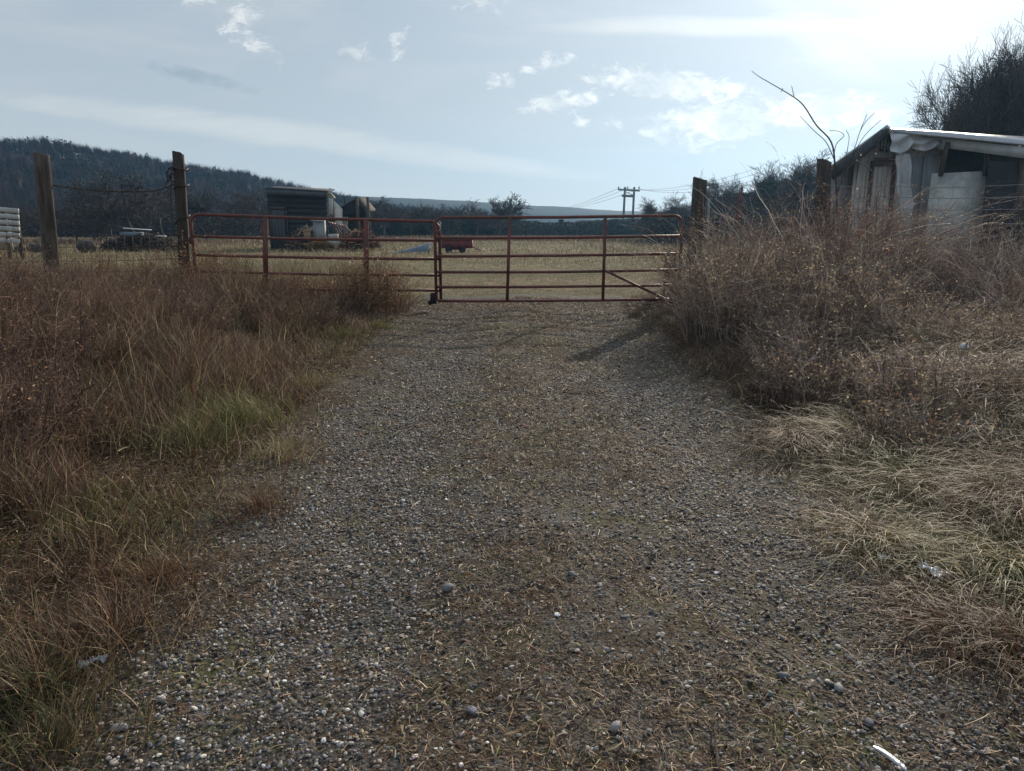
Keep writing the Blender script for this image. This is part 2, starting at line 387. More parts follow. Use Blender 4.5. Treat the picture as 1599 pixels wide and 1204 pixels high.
# ------------------------------------------------------------------ hills
def crest(pts, Y): return [at(px, py, Y) for px, py in pts]
hx = [(-500, 200), (-200, 207), (0, 234), (100, 240), (200, 258), (300, 276), (400, 292), (460, 306), (520, 316), (600, 335), (760, 362)]
cr = np.array([at(a, b_, 230) for a, b_ in hx])
def hill_z(x, y):
    zc = np.interp(x * 230 / np.maximum(y, 100) if False else x, cr[:, 0], cr[:, 2])
    g0 = gz(x, y); k = ss(118, 228, y) * (1 - ss(260, 380, y))
    return g0 - 1.0 + (zc - g0 + 1) * k + (fb(x / 14, y / 14, 31, 3) - .5) * 2.5 * k
hxs = np.linspace(cr[0, 0], cr[-1, 0], 120); hys = np.linspace(105, 390, 80)
V, F = grid(hxs, hys, hill_z)
hill_m = surf('hill_floor', (.05, .038, .03), (.035, .032, .025), .2, .95, 0)
tag(mesh_np('hill', V, F, hill_m, smooth=True), kind='structure')
ridge_m = surf('far_ridge', (.018, .03, .028), (.028, .034, .03), .03, .95, 0)
rp = [(-900, 290), (300, 300), (520, 304), (640, 309), (720, 313), (800, 319), (870, 323.5), (930, 327), (985, 330), (1150, 334), (2200, 330)]
rc = np.array([at(a, b_, 420) for a, b_ in rp])
def ridge_z(x, y):
    zc = np.interp(x, rc[:, 0], rc[:, 2]); k = ss(300, 420, y)
    return -24 + (zc + 24) * k + (fb(x / 25, y / 25, 41, 4) - .5) * 1.6 * k
V, F = grid(np.linspace(rc[0, 0], rc[-1, 0], 200), np.linspace(290, 470, 40), ridge_z)
tag(mesh_np('far_ridge', V, F, ridge_m, smooth=True), kind='structure')

# ------------------------------------------------------------------ trees
def grow_tree(seed, h=8.0, r=.16, spread=.55, depth=5, up=.25, nb=3, first=.25, wig=.25, ratio=.68):
    rn = random.Random(seed); segs = []
    def go(p, d, L, rad, k):
        n = 4 if k > 1 else 3
        for i in range(n):
            d = (d + Vector((rn.gauss(0, wig), rn.gauss(0, wig), rn.gauss(0, wig * .6) + up * .25)) * .5).normalized()
            q = p + d * L / n; r2 = rad * (1 - .35 / n)
            segs.append((p.copy(), q.copy(), rad, r2)); p = q; rad = r2
            if k > 0 and (k < depth or (i + 1) / n > first):
                for _ in range(nb - 1 if i < n - 1 else nb):
                    if rn.random() < .72:
                        a = rn.uniform(0, 6.283); s = spread * rn.uniform(.7, 1.5)
                        ax = d.orthogonal().normalized(); ay = d.cross(ax)
                        nd = (d + (ax * math.cos(a) + ay * math.sin(a)) * s * 1.4 + Vector((0, 0, up * .3))).normalized()
                        go(p, nd, L * ratio * rn.uniform(.7, 1.1), rad * rn.uniform(.45, .62), k - 1)
    go(Vector((0, 0, -.2)), Vector((0, 0, 1)), h * .42, r, depth)
    return segs
def segs_mesh(segs, rmin=.004):
    P = np.array([[a, b] for a, b, _, _ in segs]); r = np.maximum(np.array([q[2] for q in segs]), rmin); r2 = np.maximum(np.array([q[3] for q in segs]), rmin)
    return P, r, r2
def seg_geo(P, r, r2, col):
    N = len(P); d = P[:, 1] - P[:, 0]; d /= np.linalg.norm(d, axis=1)[:, None] + 1e-9
    ref = np.where(np.abs(d[:, 2:3]) > .8, np.array([[1., 0, 0]]), np.array([[0, 0, 1.]]))
    x = np.cross(d, ref); x /= np.linalg.norm(x, axis=1)[:, None]; y = np.cross(d, x); V = []
    for e, rr in ((0, r), (1, r2)):
        for a in (0, 1.5708, 3.1416, 4.7124): V.append(P[:, e] + rr[:, None] * (math.cos(a) * x + math.sin(a) * y))
    V = np.stack(V, 1).reshape(-1, 3); b = np.arange(N)[:, None] * 8
    F = np.concatenate([b + np.array([[j, (j + 1) % 4, 4 + (j + 1) % 4, 4 + j]]) for j in range(4)])
    return V, F, np.repeat(col, 8, axis=0)
def bare_tree_meshes(seed, h, rmin, depth=4, spread=.6, up=.3, nb=3, tone=(.085, .072, .064), **kw):
    sg = grow_tree(seed, h, h * .02, spread, depth, up, nb, **kw)
    top = max(s[1].z for s in sg); k = h / top
    P, r, r2 = segs_mesh(sg, rmin); P = P * k
    rn = np.random.default_rng(seed); big = r > h * .0085
    col = pal([tone, tuple(q * .8 for q in tone), tuple(q * 1.3 for q in tone)], len(P), rn, .15)
    tr = mesh_np('trunk', *seg_geo(P[big], r[big], r2[big], col[big])[:2], bark_m, mesh_only=True)
    v, f, cc = seg_geo(P[~big], r[~big], r2[~big], col[~big])
    return tr, mesh_np('crown', v, f, twig_m, col=cc, mesh_only=True)
def cedar_meshes(seed, h, n, size, wid=.3, cols=None):
    rn = np.random.default_rng(seed)
    nb = max(26, n // 55); hz_ = rn.uniform(.02, .99, nb) ** .85; az = rn.uniform(0, 2 * np.pi, nb)
    lobes = 1 + .35 * np.sin(az * 2 + seed) + rn.normal(0, .2, nb)
    L = h * wid * (1 - hz_) ** .7 * lobes + h * .03
    k = rn.integers(0, nb, n); s = rn.uniform(.15, 1, n) ** .6
    rad = L[k] * s; c = np.stack([np.cos(az[k]) * rad, np.sin(az[k]) * rad, hz_[k] * h * .97 + rad * .45 * (1 - .4 * s)], 1)
    c += rn.normal(0, 1, (n, 3)) * (h * .014 + .12 * L[k][:, None] * (1.2 - s)[:, None])
    c[:, 2] = np.clip(c[:, 2], .02, None)
    cc = cols or [(.035, .05, .028), (.05, .06, .032), (.028, .038, .026), (.075, .06, .04)]
    v, f, col = leaves(c, rn.uniform(.6, 1.4, n) * size, pal(cc, n, rn, .3), rn)
    cr_ = mesh_np('crown', v, f, needle_m, col=col, mesh_only=True)
    pts = np.array([(0, 0, -.3), (h * .01, 0, h * .3), (0, h * .01, h * .7), (0, 0, h * .93)])
    mb = MB(); mb.tube(pts, [h * .02, h * .016, h * .009, h * .003], 6)
    return mesh_np('trunk', np.concatenate(mb.V), [np.concatenate(mb.Q), np.concatenate(mb.T)], bark_m, mesh_only=True), cr_
def place_tree(name, meshes, px, top_py, Y, h0, label, cat, group=None, rz=0, wid=1.0, base=None):
    a = at(px, top_py, Y); z0 = gz1(a[0], Y) if base is None else base; s = (a[2] - z0) / h0
    o = empty(name, (a[0], Y, z0 - .03), label, cat, group, rz); o.scale = (s * wid, s * wid, s)
    obj_of('trunk', meshes[0], o); obj_of('crown', meshes[1], o); return o

bare = [bare_tree_meshes(100 + i, 8.0, .0085, depth=5, spread=[.5, .7, .85, .6][i], up=[.45, .3, .15, .35][i], nb=3) for i in range(4)]
far_bare = [bare_tree_meshes(150 + i, 8.0, .026, depth=4, spread=[.6, .7, .85, .75][i], up=[.35, .3, .2, .3][i], nb=3, tone=(.06, .05, .045)) for i in range(4)]
ced = [cedar_meshes(200 + i, 6.0, 2600, .13, [.26, .32, .38, .30][i]) for i in range(4)]
rr = random.Random(5)
# middle treeline beyond the field, left of the pole
GL = 'cedars in the low tree line behind the field'
for i, px in enumerate(range(528, 806, 11)):
    top = 336 + rr.uniform(-6, 7) - 6 * math.sin((px - 560) / 40) + (8 if px > 780 else 0)
    place_tree('cedar_tree', ced[i % 4], px + rr.uniform(-4, 4), top, 82 + rr.uniform(-6, 12), 6, 'dark cedar in the low tree line between the slat shed and the pale far ridge', 'tree', GL, rr.uniform(0, 6), rr.uniform(1.5, 2.3))
for px, top, w, k, lab in [(598, 306, 1.5, 2, 'crooked bare oak rising just right of the two lean-to poles'), (640, 318, 1.3, 3, 'small bare tree between the crooked oak and the red cart'),
                      (676, 322, 1.2, 1, 'low bare tree above the spot where the two gates meet'), (706, 318, 1.3, 2, 'bare tree just right of where the two gates meet'),
                      (742, 309, 1.15, 1, 'bare tree left of the round-crowned oak on the skyline'), (776, 300, 1.25, 0, 'tall round-crowned bare oak standing out against the far ridge')]:
    place_tree('bare_tree', far_bare[k], px, top - 2, 76 + rr.uniform(-4, 4), 8, lab, 'tree', 'bare trees on the low tree line', rr.uniform(0, 6), w)
for i, px in enumerate((536, 560, 578, 620, 658, 690, 722, 758, 794, 815, 838, 862, 892, 915, 938, 955, 970, 1004)):
    place_tree('bare_tree', far_bare[(i * 3 + 1) % 4], px, (320 if px < 800 else 341) + rr.uniform(-5, 8), (80 if px < 800 else 95) + rr.uniform(-4, 6), 8, 'small dark bare tree mixed into the distant hedge line behind the field', 'tree', 'small bare trees in the hedge line', rr.uniform(0, 6), rr.uniform(1.2, 1.9))
# low brush between the treeline and the pole
for i, px in enumerate(list(range(806, 1010, 7))):
    top = 350 + rr.uniform(-3, 4) - (6 if px > 930 else 0) - (7 if px in (876, 883) else 0)
    place_tree('scrub_cedar', ced[(i + 1) % 4], px, top, 92 + rr.uniform(-8, 14), 6, 'low dark scrub cedar at the far edge of the field left of the utility pole', 'shrub', 'scrub cedars along the field edge', rr.uniform(0, 6), rr.uniform(1.5, 2.3))
# right treeline
for i, px in enumerate(range(1000, 1330, 9)):
    f = (px - 1000) / 300
    top = np.interp(px, [1000, 1030, 1055, 1080, 1120, 1160, 1200, 1240, 1290, 1330], [346, 338, 328, 330, 312, 300, 288, 278, 274, 268]) + rr.uniform(-8, 12)
    place_tree('cedar_tree', ced[(i * 3 + 1) % 4], px + rr.uniform(-4, 4), top, 70 - 26 * f + rr.uniform(-4, 4), 6, 'dark cedar in the rising tree line between the utility pole and the white shed', 'tree', 'cedars in the rising right tree line', rr.uniform(0, 6), rr.uniform(1.1, 1.7))
for px, top, w, k, lab in [(1018, 305, 1.3, 0, 'bare bushy tree immediately right of the utility pole'), (1060, 296, 1.2, 3, 'bare tree seen left of the tall right gate post'), (1122, 262, 1.2, 2, 'bare branching tree just right of the tall right gate post'), (1150, 268, 1.1, 3, 'bare tree above the leaning rusty stake'),
                      (1192, 246, 1.2, 0, 'tall bare tree halfway along the right tree line'), (1222, 262, 1, 1, 'small bare tree in the right tree line left of the tallest one'), (1262, 230, 1.35, 0, 'wide bare tree closest to the white shed roof'), (1330, 215, 1, 1, 'thin bare tree peeping over the left roof slope of the white shed')]:
    place_tree('bare_tree', bare[k], px, top, 62 - (px - 1000) * .06, 8, lab, 'tree', 'bare trees in the right tree line', rr.uniform(0, 6), w)
# bare trees before the wooded hill
for px, top, w, k, Yd, lab in [(205, 262, 1.5, 2, 60, 'pale bare tree halfway between the two left fence posts'), (170, 300, 1.5, 1, 70, 'low bare tree just right of the leftmost fence post'), (250, 290, 1.4, 3, 66, 'bare tree just left of the tall gate post'),
                      (318, 283, 1.5, 0, 75, 'bare tree just right of the tall left gate post'), (352, 296, 1.4, 1, 70, 'small bare tree halfway between left gate post and slat shed'), (392, 290, 1.5, 2, 80, 'bare tree just left of the slat shed'), (30, 320, 1.6, 3, 60, 'low bare tree above the white slatted panel'), (110, 318, 1.6, 1, 60, 'low bare tree between the leftmost post and the field stumps')]:
    place_tree('bare_tree', far_bare[k], px, top, Yd, 8, lab, 'tree', 'bare trees at the foot of the wooded hill', rr.uniform(0, 6), w)
for i, px in enumerate(range(-30, 420, 13)):
    place_tree('cedar_tree', ced[(i * 2 + 1) % 4], px + rr.uniform(-5, 5), 335 + rr.uniform(-12, 12), 100 + rr.uniform(-8, 8), 6, 'dark cedar along the foot of the wooded hill on the left', 'tree', 'cedars along the foot of the hill', rr.uniform(0, 6), rr.uniform(1.8, 2.6))

# dense undergrowth that closes the tree lines below: reads as one mass
def thicket():
    rn = np.random.default_rng(12); parts = []
    def band(n, pxr, tops, Ya, Yb, cols, sz):
        px = rn.uniform(*pxr, n); Y = rn.uniform(Ya, Yb, n); a = (px - W0 / 2) / FPX / cp_ ; x = a * Y * 1.0
        top = np.interp(px, [q[0] for q in tops], [q[1] for q in tops]) + 5 * (vn(px / 9, Y / 4, 3) - .5)
        zt = CAMZ + np.array([(ray(0, t_)[2] / ray(0, t_)[1]) for t_ in top]) * Y; z0 = gz(x, Y)
        z = z0 + (zt - z0) * rn.uniform(0, 1, n) ** .8
        parts.append(leaves(np.stack([x, Y, z], 1), rn.uniform(.5, 1.5, n) * sz, pal(cols, n, rn, .35), rn))
    cc = [(.03, .04, .028), (.05, .045, .035), (.04, .045, .03), (.07, .05, .04)]
    band(36000, (515, 810), [(515, 340), (600, 332), (700, 335), (810, 340)], 84, 100, cc, .16)
    band(24000, (800, 1010), [(800, 345), (870, 349), (940, 344), (1010, 341)], 88, 104, cc, .15)
    band(26000, (1000, 1340), [(1000, 346), (1055, 338), (1120, 322), (1200, 302), (1340, 290)], 52, 64, cc, .12)
    band(30000, (-60, 430), [(-60, 332), (430, 334)], 84, 100, [(.05, .04, .034), (.07, .05, .045), (.035, .04, .03)], .16)
    v, f, c = merge(parts); tag(mesh_np('thicket', v, f, needle_m, col=c), 'dark undergrowth closing the tree lines around the field', 'thicket', kind='stuff')
thicket()

# forest on the hill: nobody could count it
def forest():
    rn = np.random.default_rng(11); parts = []
    N = 6500; x = rn.uniform(cr[0, 0], cr[-1, 0] - 5, N); y = rn.uniform(112, 245, N)
    keep = np.abs(x) < .72 * y + 15; x, y = x[keep], y[keep]; z = hill_z(x, y); N = len(x)
    hT = rn.uniform(4.6, 7.2, N) * (1 - .35 * ss(150, 235, y))
    evergreen = (fb(x / 25, y / 25, 77, 3) + rn.normal(0, .12, N)) > .64
    B = 44
    a = rn.uniform(0, 2 * np.pi, (N, B)); t0 = rn.uniform(.1, .6, (N, B)); L = (.98 - t0) * rn.uniform(.35, .95, (N, B)) * hT[:, None]
    tilt = rn.uniform(.1, .92, (N, B))
    p0 = np.stack([x[:, None] + 0 * a, y[:, None] + 0 * a, z[:, None] + t0 * hT[:, None]], -1)
    p1 = p0 + np.stack([np.cos(a) * tilt, np.sin(a) * tilt, np.sqrt(1 - tilt ** 2)], -1) * L[..., None]
    p0[:, 0] = np.stack([x, y, z - .5], -1); p1[:, 0] = np.stack([x, y, z + hT * .7], -1)
    m_ = ~evergreen
    P = np.stack([p0[m_], p1[m_]], 2).reshape(-1, 2, 3); n = len(P)
    cb = np.repeat(pal([(.07, .045, .034), (.10, .066, .05), (.05, .036, .028), (.085, .048, .034)], m_.sum(), rn, .3), B, axis=0)
    parts.append(ribbons(P, rn.uniform(.04, .13, n), cb, side=np.tile(np.array([[1., 0, 0.]]), (n, 1))))
    e = evergreen; n = e.sum(); K = 70
    s = rn.uniform(0, 1, (n, K)); rad = .34 * hT[e][:, None] * np.sqrt(1 - s ** 1.6) * rn.uniform(.3, 1, (n, K)); az = rn.uniform(0, 6.283, (n, K))
    c = np.stack([x[e][:, None] + np.cos(az) * rad, y[e][:, None] + np.sin(az) * rad, z[e][:, None] + s * hT[e][:, None] * .85], -1).reshape(-1, 3)
    cc = np.repeat(pal([(.034, .033, .02), (.045, .038, .025)], n, rn, .3), K, axis=0)
    parts.append(leaves(c, rn.uniform(.2, .45, len(c)), cc, rn))
    v, f, c = merge(parts)
    tag(mesh_np('hillside_forest', v, f, twig_m, col=c), 'dark mass of leafless woods and cedars covering the hill at left', 'forest', kind='stuff')
forest()

# juniper behind the white shed
jn = cedar_meshes(333, 6.0, 5600, .065, .42, [(.05, .065, .045), (.065, .075, .05), (.04, .05, .035), (.09, .08, .06)])
place_tree('juniper_tree', jn, 1585, 88, 22, 6, 'large dense juniper rising behind the white shed at the right edge', 'tree', rz=1.2, wid=.95)
place_tree('juniper_tree', jn, 1500, 160, 21, 6, 'smaller ragged juniper at the left foot of the large one behind the white shed', 'tree', rz=3.0, wid=.75)
bt = bare_tree_meshes(345, 8.0, .006, depth=5, spread=.5, up=.5, nb=3)
place_tree('bare_tree', bt, 1582, 30, 21, 8, 'bare twiggy tree sticking out above the large juniper', 'tree', wid=.8)
for px_, tp_, yy_, lab_ in ((1545, 60, 21.3, 'bare twiggy tree between the two junipers behind the shed'), (1599, 10, 20.6, 'tallest bare tree cut by the right edge of the picture'), (1520, 95, 20.2, 'bare twiggy tree in front of the smaller juniper')):
    place_tree('bare_tree', bt, px_, tp_, yy_, 8, lab_, 'tree', rz=px_, wid=.7)
bt2 = bare_tree_meshes(349, 8.0, .006, depth=5, spread=.6, up=.3, nb=3)
place_tree('bare_tree', bt2, 1495, 118, 20.5, 8, 'bare twiggy tree at the left side of the juniper behind the shed', 'tree', wid=.6)

def px_curve(pts, Y, dY=0):
    n = len(pts); P = np.array([at(a, b_, Y + dY * i / max(1, n - 1)) for i, (a, b_) in enumerate(pts)])
    tt = np.linspace(0, n - 1, (n - 1) * 4 + 1); Q = []
    for u in tt:
        i = min(int(u), n - 2); f = u - i; p0, p1, p2, p3 = P[max(i - 1, 0)], P[i], P[i + 1], P[min(i + 2, n - 1)]
        Q.append(.5 * ((2 * p1) + (-p0 + p2) * f + (2 * p0 - 5 * p1 + 4 * p2 - p3) * f * f + (-p0 + 3 * p1 - 3 * p2 + p3) * f ** 3))
    return np.array(Q)
b0 = at(1308, 400, 12.6)
sp = empty('leafless_sapling', (b0[0], 12.6, gz1(b0[0], 12.6)), 'long thin bare sapling arching left into the sky beside the white shed', 'sapling')
mb = MB(); q = px_curve([(1309, 430), (1307, 330), (1304, 262), (1298, 222), (1275, 196), (1255, 165), (1237, 150), (1205, 131), (1186, 120), (1174, 111)], 12.6, -.6); mb.tube(q, np.linspace(.016, .004, len(q)), 6)
mb.build('trunk', bark_m, sp, True)
for pts, r in [([(1303, 250), (1290, 222), (1272, 205), (1249, 181)], .008), ([(1302, 245), (1306, 225), (1318, 212), (1309, 205), (1295, 204)], .007), ([(1240, 151), (1237, 138), (1236, 134)], .006), ([(1222, 138), (1220, 144)], .006),
               ([(1307, 300), (1330, 245), (1343, 205), (1354, 178)], .008), ([(1343, 205), (1352, 190), (1366, 176)], .006), ([(1330, 245), (1350, 212), (1376, 187)], .006), ([(1306, 262), (1290, 262), (1283, 270)], .006), ([(1318, 270), (1322, 240), (1326, 215), (1321, 203)], .006)]:
    mb = MB(); q = px_curve(pts, 12.55, .2); mb.tube(q, np.linspace(r, .004, len(q)), 5); mb.build('branch', bark_m, sp, True)

# ------------------------------------------------------------------ utility pole
YP = 150
pb = at(981, 365, YP); zb = gz1(pb[0], YP)
up_ = empty('utility_pole', (pb[0], YP, zb), 'two-legged H-frame utility pole with crossarm standing at the far tree line', 'utility pole')
steel = surf('pole_wood', (.16, .13, .11), (.1, .085, .075), 4, .9, 0)
for a, b_ in ((972, 976), (986.5, 990.5)):
    bb = at(a, 366, YP); mb = MB(); mb.tube([(bb[0], YP, zb - 1), at(b_, 292, YP)], [.26, .2], 8); mb.build('pole', steel, up_)
mb = MB(); mb.beam(at(965, 296, YP - .3), at(999, 298, YP - .3), .22, .3); mb.build('crossarm', steel, up_)
mb = MB(); mb.beam(at(971, 305.5, YP - .3), at(989, 306.5, YP - .3), .3, .45); mb.build('lower_crossarm', steel, up_)
mb = MB(); mb.beam(at(976, 299, YP + .1), at(989, 305, YP + .1), .12); mb.build('brace', steel, up_)
for px in (966, 980, 998):
    a = at(px, 295, YP - .3); mb = MB(); mb.tube([a, a + (0, 0, .25), a + (0, 0, .45)], [.12, .16, .07], 8); mb.build('insulator', conc_m, up_)
for k, (a, b_) in enumerate([((966, 294), (1185, 262)), ((980, 294), (1185, 270)), ((998, 295), (1185, 279))]):
    for e, (P1, lab) in enumerate([(at(*b_, 105), 'overhead wire running from the utility pole toward the right, one of three'), (at(862 + 6 * k, 326, 420), 'overhead wire running from the utility pole toward the far left ridge, one of three')]):
        P0 = at(*a, YP - .3); tt = np.linspace(0, 1, 12)[:, None]; pts = P0 * (1 - tt) + P1 * tt; pts[:, 2] -= 4 * tt[:, 0] * (1 - tt[:, 0]) * 1.2
        mb = MB(); mb.tube(pts, .018 if e == 0 else .035, 4); tag(mb.build('power_line', wire_m), lab, 'power line', 'power lines at the utility pole')

# ------------------------------------------------------------------ gates
def rail_line(p, q, n=2): return [np.array(p) * (1 - k / n) + np.array(q) * k / n for k in range(n + 1)]
def gate(name, lab, xl, xr, ys_l, ys_r, Y, ups, corners, brace=None, ext=None, wide=.045):
    a = at(xl, ys_l[-1], Y); root = empty(name, (a[0], Y, gz1(a[0], Y)), lab, 'gate', 'red tubular farm gates')
    r = .023; tl, tr_ = at(xl, ys_l[0], Y), at(xr, ys_r[0], Y)
    bl, br = at(xl, ys_l[-1], Y), at(xr, ys_r[-1], Y); bl[0] = tl[0]; br[0] = tr_[0]
    if ext: bl[2] -= ext; br[2] -= ext
    cr_ = .13; pts = [bl, tl - (0, 0, cr_)]
    for k in range(1, 6):
        an = k / 6 * math.pi / 2; pts.append(tl + (cr_ * (1 - math.cos(an)), 0, -cr_ * (1 - math.sin(an))))
    pts.append(tl + (cr_, 0, 0)); mid = (tl + tr_) / 2 - (0, 0, .012); pts.append(mid); pts.append(tr_ - (cr_, 0, 0))
    for k in range(1, 6):
        an = k / 6 * math.pi / 2; pts.append(tr_ + (-cr_ * (1 - math.sin(an)), 0, -cr_ * (1 - math.cos(an))))
    pts += [tr_ - (0, 0, cr_), br]
    mb = MB(); mb.tube(pts, r, 10); mb.build('frame_tube', gate_m, root, True)
    for k in range(1, len(ys_l)):
        p, q = at(xl, ys_l[k], Y), at(xr, ys_r[k], Y); p[0] = tl[0] + r; q[0] = tr_[0] - r
        mb = MB(); ln = rail_line(p, q, 6)
        for i in range(1, 6): ln[i] = ln[i] - np.array((0, 0, .01 * math.sin(math.pi * i / 6))) + np.array((0, rr.uniform(-.006, .006), rr.uniform(-.003, .003)))
        mb.tube(ln, r * .93, 8); mb.build('rail', gate_m, root, True)
    for ux in ups:
        f = (ux - xl) / (xr - xl); p = at(ux, ys_l[0] * (1 - f) + ys_r[0] * f, Y); q = at(ux - (4 if ux > 700 else -1), ys_l[-1] * (1 - f) + ys_r[-1] * f, Y)
        mb = MB(); mb.beam(p + (0, -.027, -.0), q + (0, -.027, 0), wide, .008, up=(0, 1, 0)); mb.build('upright', gate_m, root)
    if brace:
        mb = MB(); mb.tube([at(*brace[0], Y - .04), at(*brace[1], Y - .04)], .02, 8); mb.build('brace', gate_m, root, True)
    return root
YG = 11.4
gl_ = gate('farm_gate', 'left red tube gate, sagging toward the middle and overgrown with dry weeds', 297, 686, [334.5, 369, 398, 424, 449], [345.5, 375.5, 404.5, 430, 453.5], YG + .07, [415, 572], 1, ext=.13, wide=.075)
a = at(677, 466, YG + .02); mb = MB(); mb.box(a, (.09, .07, .16)); mb.tube([a + (.0, 0, -.02), a + (-.07, 0, -.08)], .035, 8); mb.build('drop_latch', black_m, gl_)
for py in (375, 445):
    a = at(293, py, YG + .1); mb = MB(); mb.tube([a - (.08, 0, 0), a + (.06, 0, 0)], .014, 6); mb.tube([a + (.05, 0, -.05), a + (.05, 0, .05)], .03, 8); mb.build('hinge', wire_m, gl_)
gr_ = gate('farm_gate', 'right red tube gate, level and clear of weeds, with a diagonal brace', 678.5, 1066, [339.5, 371.5, 400.3, 425, 448.5, 470], [336.5, 368.5, 396, 421.5, 445, 467], YG - .03, [796, 945], 1, brace=((944, 422), (1062, 478)))
for py in (365, 455):
    a = at(1072, py, YG); mb = MB(); mb.tube([a - (.06, 0, 0), a + (.1, 0, 0)], .014, 6); mb.tube([a + (-.05, 0, -.05), a + (-.05, 0, .05)], .03, 8); mb.build('hinge', wire_m, gr_)
mb = MB()
cpts = [at(683 + 5 * math.sin(u), 352 + 9 * math.cos(u), YG + .02 - .06 * math.cos(u)) for u in np.linspace(0, 6.0, 16)]
mb.tube(cpts, .007, 5); tag(mb.build('chain', galv_m), 'short chain looped round the meeting ends of the two red gates', 'chain')

# ------------------------------------------------------------------ fence posts
def post(lab, top, bot_px, Y, w, d=None, rz=0.0, mat=None, slant=None, name='fence_post', group='wooden fence posts'):
    t_ = at(*top, Y); b_ = at(*bot_px, Y); z0 = gz1(b_[0], Y) - .15
    s = (t_[2] - z0) / max(.01, (t_[2] - b_[2])); b2 = t_ + (b_ - t_) * s
    o = empty(name, (b2[0], Y, z0 + .15), lab, 'post', group)
    d = d or w; ca, sa = math.cos(rz), math.sin(rz); n = 14; k = 10; V = []
    for i in range(k):
        f = i / (k - 1); c = b2 * (1 - f) + t_ * f
        for j in range(n):
            a = 2 * math.pi * j / n; ex = 5.0
            qx = math.copysign(abs(math.cos(a)) ** (2 / ex), math.cos(a)) * w / 2; qy = math.copysign(abs(math.sin(a)) ** (2 / ex), math.sin(a)) * d / 2
            sc = 1.06 - .08 * f + .02 * math.sin(i * 1.7 + j) + rr.uniform(-.015, .015)
            V.append((c[0] + (qx * ca - qy * sa) * sc, c[1] + (qx * sa + qy * ca) * sc, c[2] + (rr.uniform(-.012, .012) - .05 * qx / w if i == k - 1 else 0)))
    Q = [(i * n + j, i * n + (j + 1) % n, (i + 1) * n + (j + 1) % n, (i + 1) * n + j) for i in range(k - 1) for j in range(n)]
    V = np.array(V); V = np.concatenate([V, V[(k - 1) * n:].mean(0)[None]]); T = [(k * n, (k - 1) * n + j, (k - 1) * n + (j + 1) % n) for j in range(n)]
    mb = MB(); mb.add(V, Q, T); mb.build('timber', mat or wood_m, o); return o
pA = post('leftmost weathered fence post, squared and leaning, beside the thin wire', (64, 241), (82, 425), 11.3, .19, .17, .75, mat=wood_pale)
pB = post('tall dark gate post with wire loops, holding the left red gate', (278, 238), (291, 440), 11.6, .16, .17, .3)
pC = post('tall square gate post holding the right red gate', (1093.5, 279.5), (1081, 440), 11.75, .18, .2, .12)
pD = post('short stub post in the weeds behind the right end of the right gate', (1047, 397), (1045, 450), 12.3, .17, .15, 0)
pE = post('grey post at the left corner of the white shed', (1287, 251), (1282, 420), 12.3, .18, .18, .4)
def tpost(lab, top, bot, Y, mat):
    t_, b_ = at(*top, Y), at(*bot, Y); b_[2] = min(b_[2], gz1(b_[0], Y) - .1)
    mb = MB(); mb.beam(b_, t_, .035, .006); mb.beam(b_ + (0, .017, 0), t_ + (0, .017, 0), .006, .034)
    for k in range(6):
        c = b_ + (t_ - b_) * (.35 + .1 * k); mb.box(c + (0, -.008, 0), (.016, .01, .012))
    tag(mb.build('steel_stake', mat), lab, 'stake', 'steel fence stakes')
tpost('rusty leaning steel stake behind the brambles', (1159, 292), (1141, 355), 12.2, redsheet_m)
tpost('thin pale stake just right of the square gate post', (1107, 310), (1108, 400), 12.2, galv_m)
# loops of wire on the left gate post
for k, py in enumerate((264, 292, 343)):
    c = at(281 + k * 2, py, 11.6); mb = MB(); pts = [c + (.11 * math.cos(u), .115 * math.sin(u), .015 * math.sin(3 * u) + .03 * k * math.cos(u)) for u in np.linspace(0, 6.28, 22)]
    mb.tube(pts, .010, 5); wl_ = mb.build('wire_loop', wire_m, pB)
mb = MB(); mb.tube(px_curve([(272, 262), (265, 263), (261, 270), (266, 275), (262, 285)], 11.45), .008, 5); mb.build('wire_end', wire_m, pB)
for q_ in ([(267, 262), (268, 285), (266, 310), (269, 340), (270, 352)], [(262, 263), (269, 261), (280, 264)], [(259, 268), (262, 280), (258, 290), (266, 296)], [(270, 300), (262, 306), (256, 300)], [(272, 270), (264, 275), (268, 284), (275, 280)]):
    mb = MB(); mb.tube(px_curve(q_, 11.42), .009, 5); mb.build('wire_end', wire_m, pB)
def wire(lab, pts, r, mat, cat='wire', group='fence wires', name='fence_wire'):
    mb = MB(); mb.tube(pts, r, 5); return tag(mb.build(name, mat), lab, cat, group)
wire('thick twisted wire sagging between the two left posts', px_curve([(80, 288), (100, 292), (145, 297), (200, 299), (240, 298), (262, 292), (276, 285)], 11.35, .2), .011, wire_m)
mb = MB()
for (a, b_) in [((182, 297), (184, 299)), ((88, 288), (90, 292)), ((256, 292), (260, 299)), ((206, 296), (209, 301))]: mb.beam(at(a[0], a[1], 11.4), at(b_[0] + 4, b_[1] + 2, 11.4), .008)
mb.build('wire_twist', wire_m, D.objects['fence_wire'])
# woven wire between the left posts
root = empty('woven_wire_fence', (at(180, 430, 11.45)[0], 11.45, 0), 'rusty woven wire fence low between the two left posts', 'fence')
zs = [(366, 366), (386, 384), (408, 403), (425, 419)]
mb = MB()
for a, b_ in zs: mb.tube(px_curve([(-60, a + 6), (0, a + 4), (78, a), (180, (a + b_) / 2 + 2), (287, b_)], 11.45), .0035, 4)
mb.build('line_wires', wire_m, root)
mb = MB()
for x in np.arange(-40, 290, 13.0): mb.tube([at(x, 366, 11.46), at(x + 1, 395, 11.46), at(x + 2, 440, 11.46)], .0026, 4)
mb.build('stay_wires', wire_m, root)
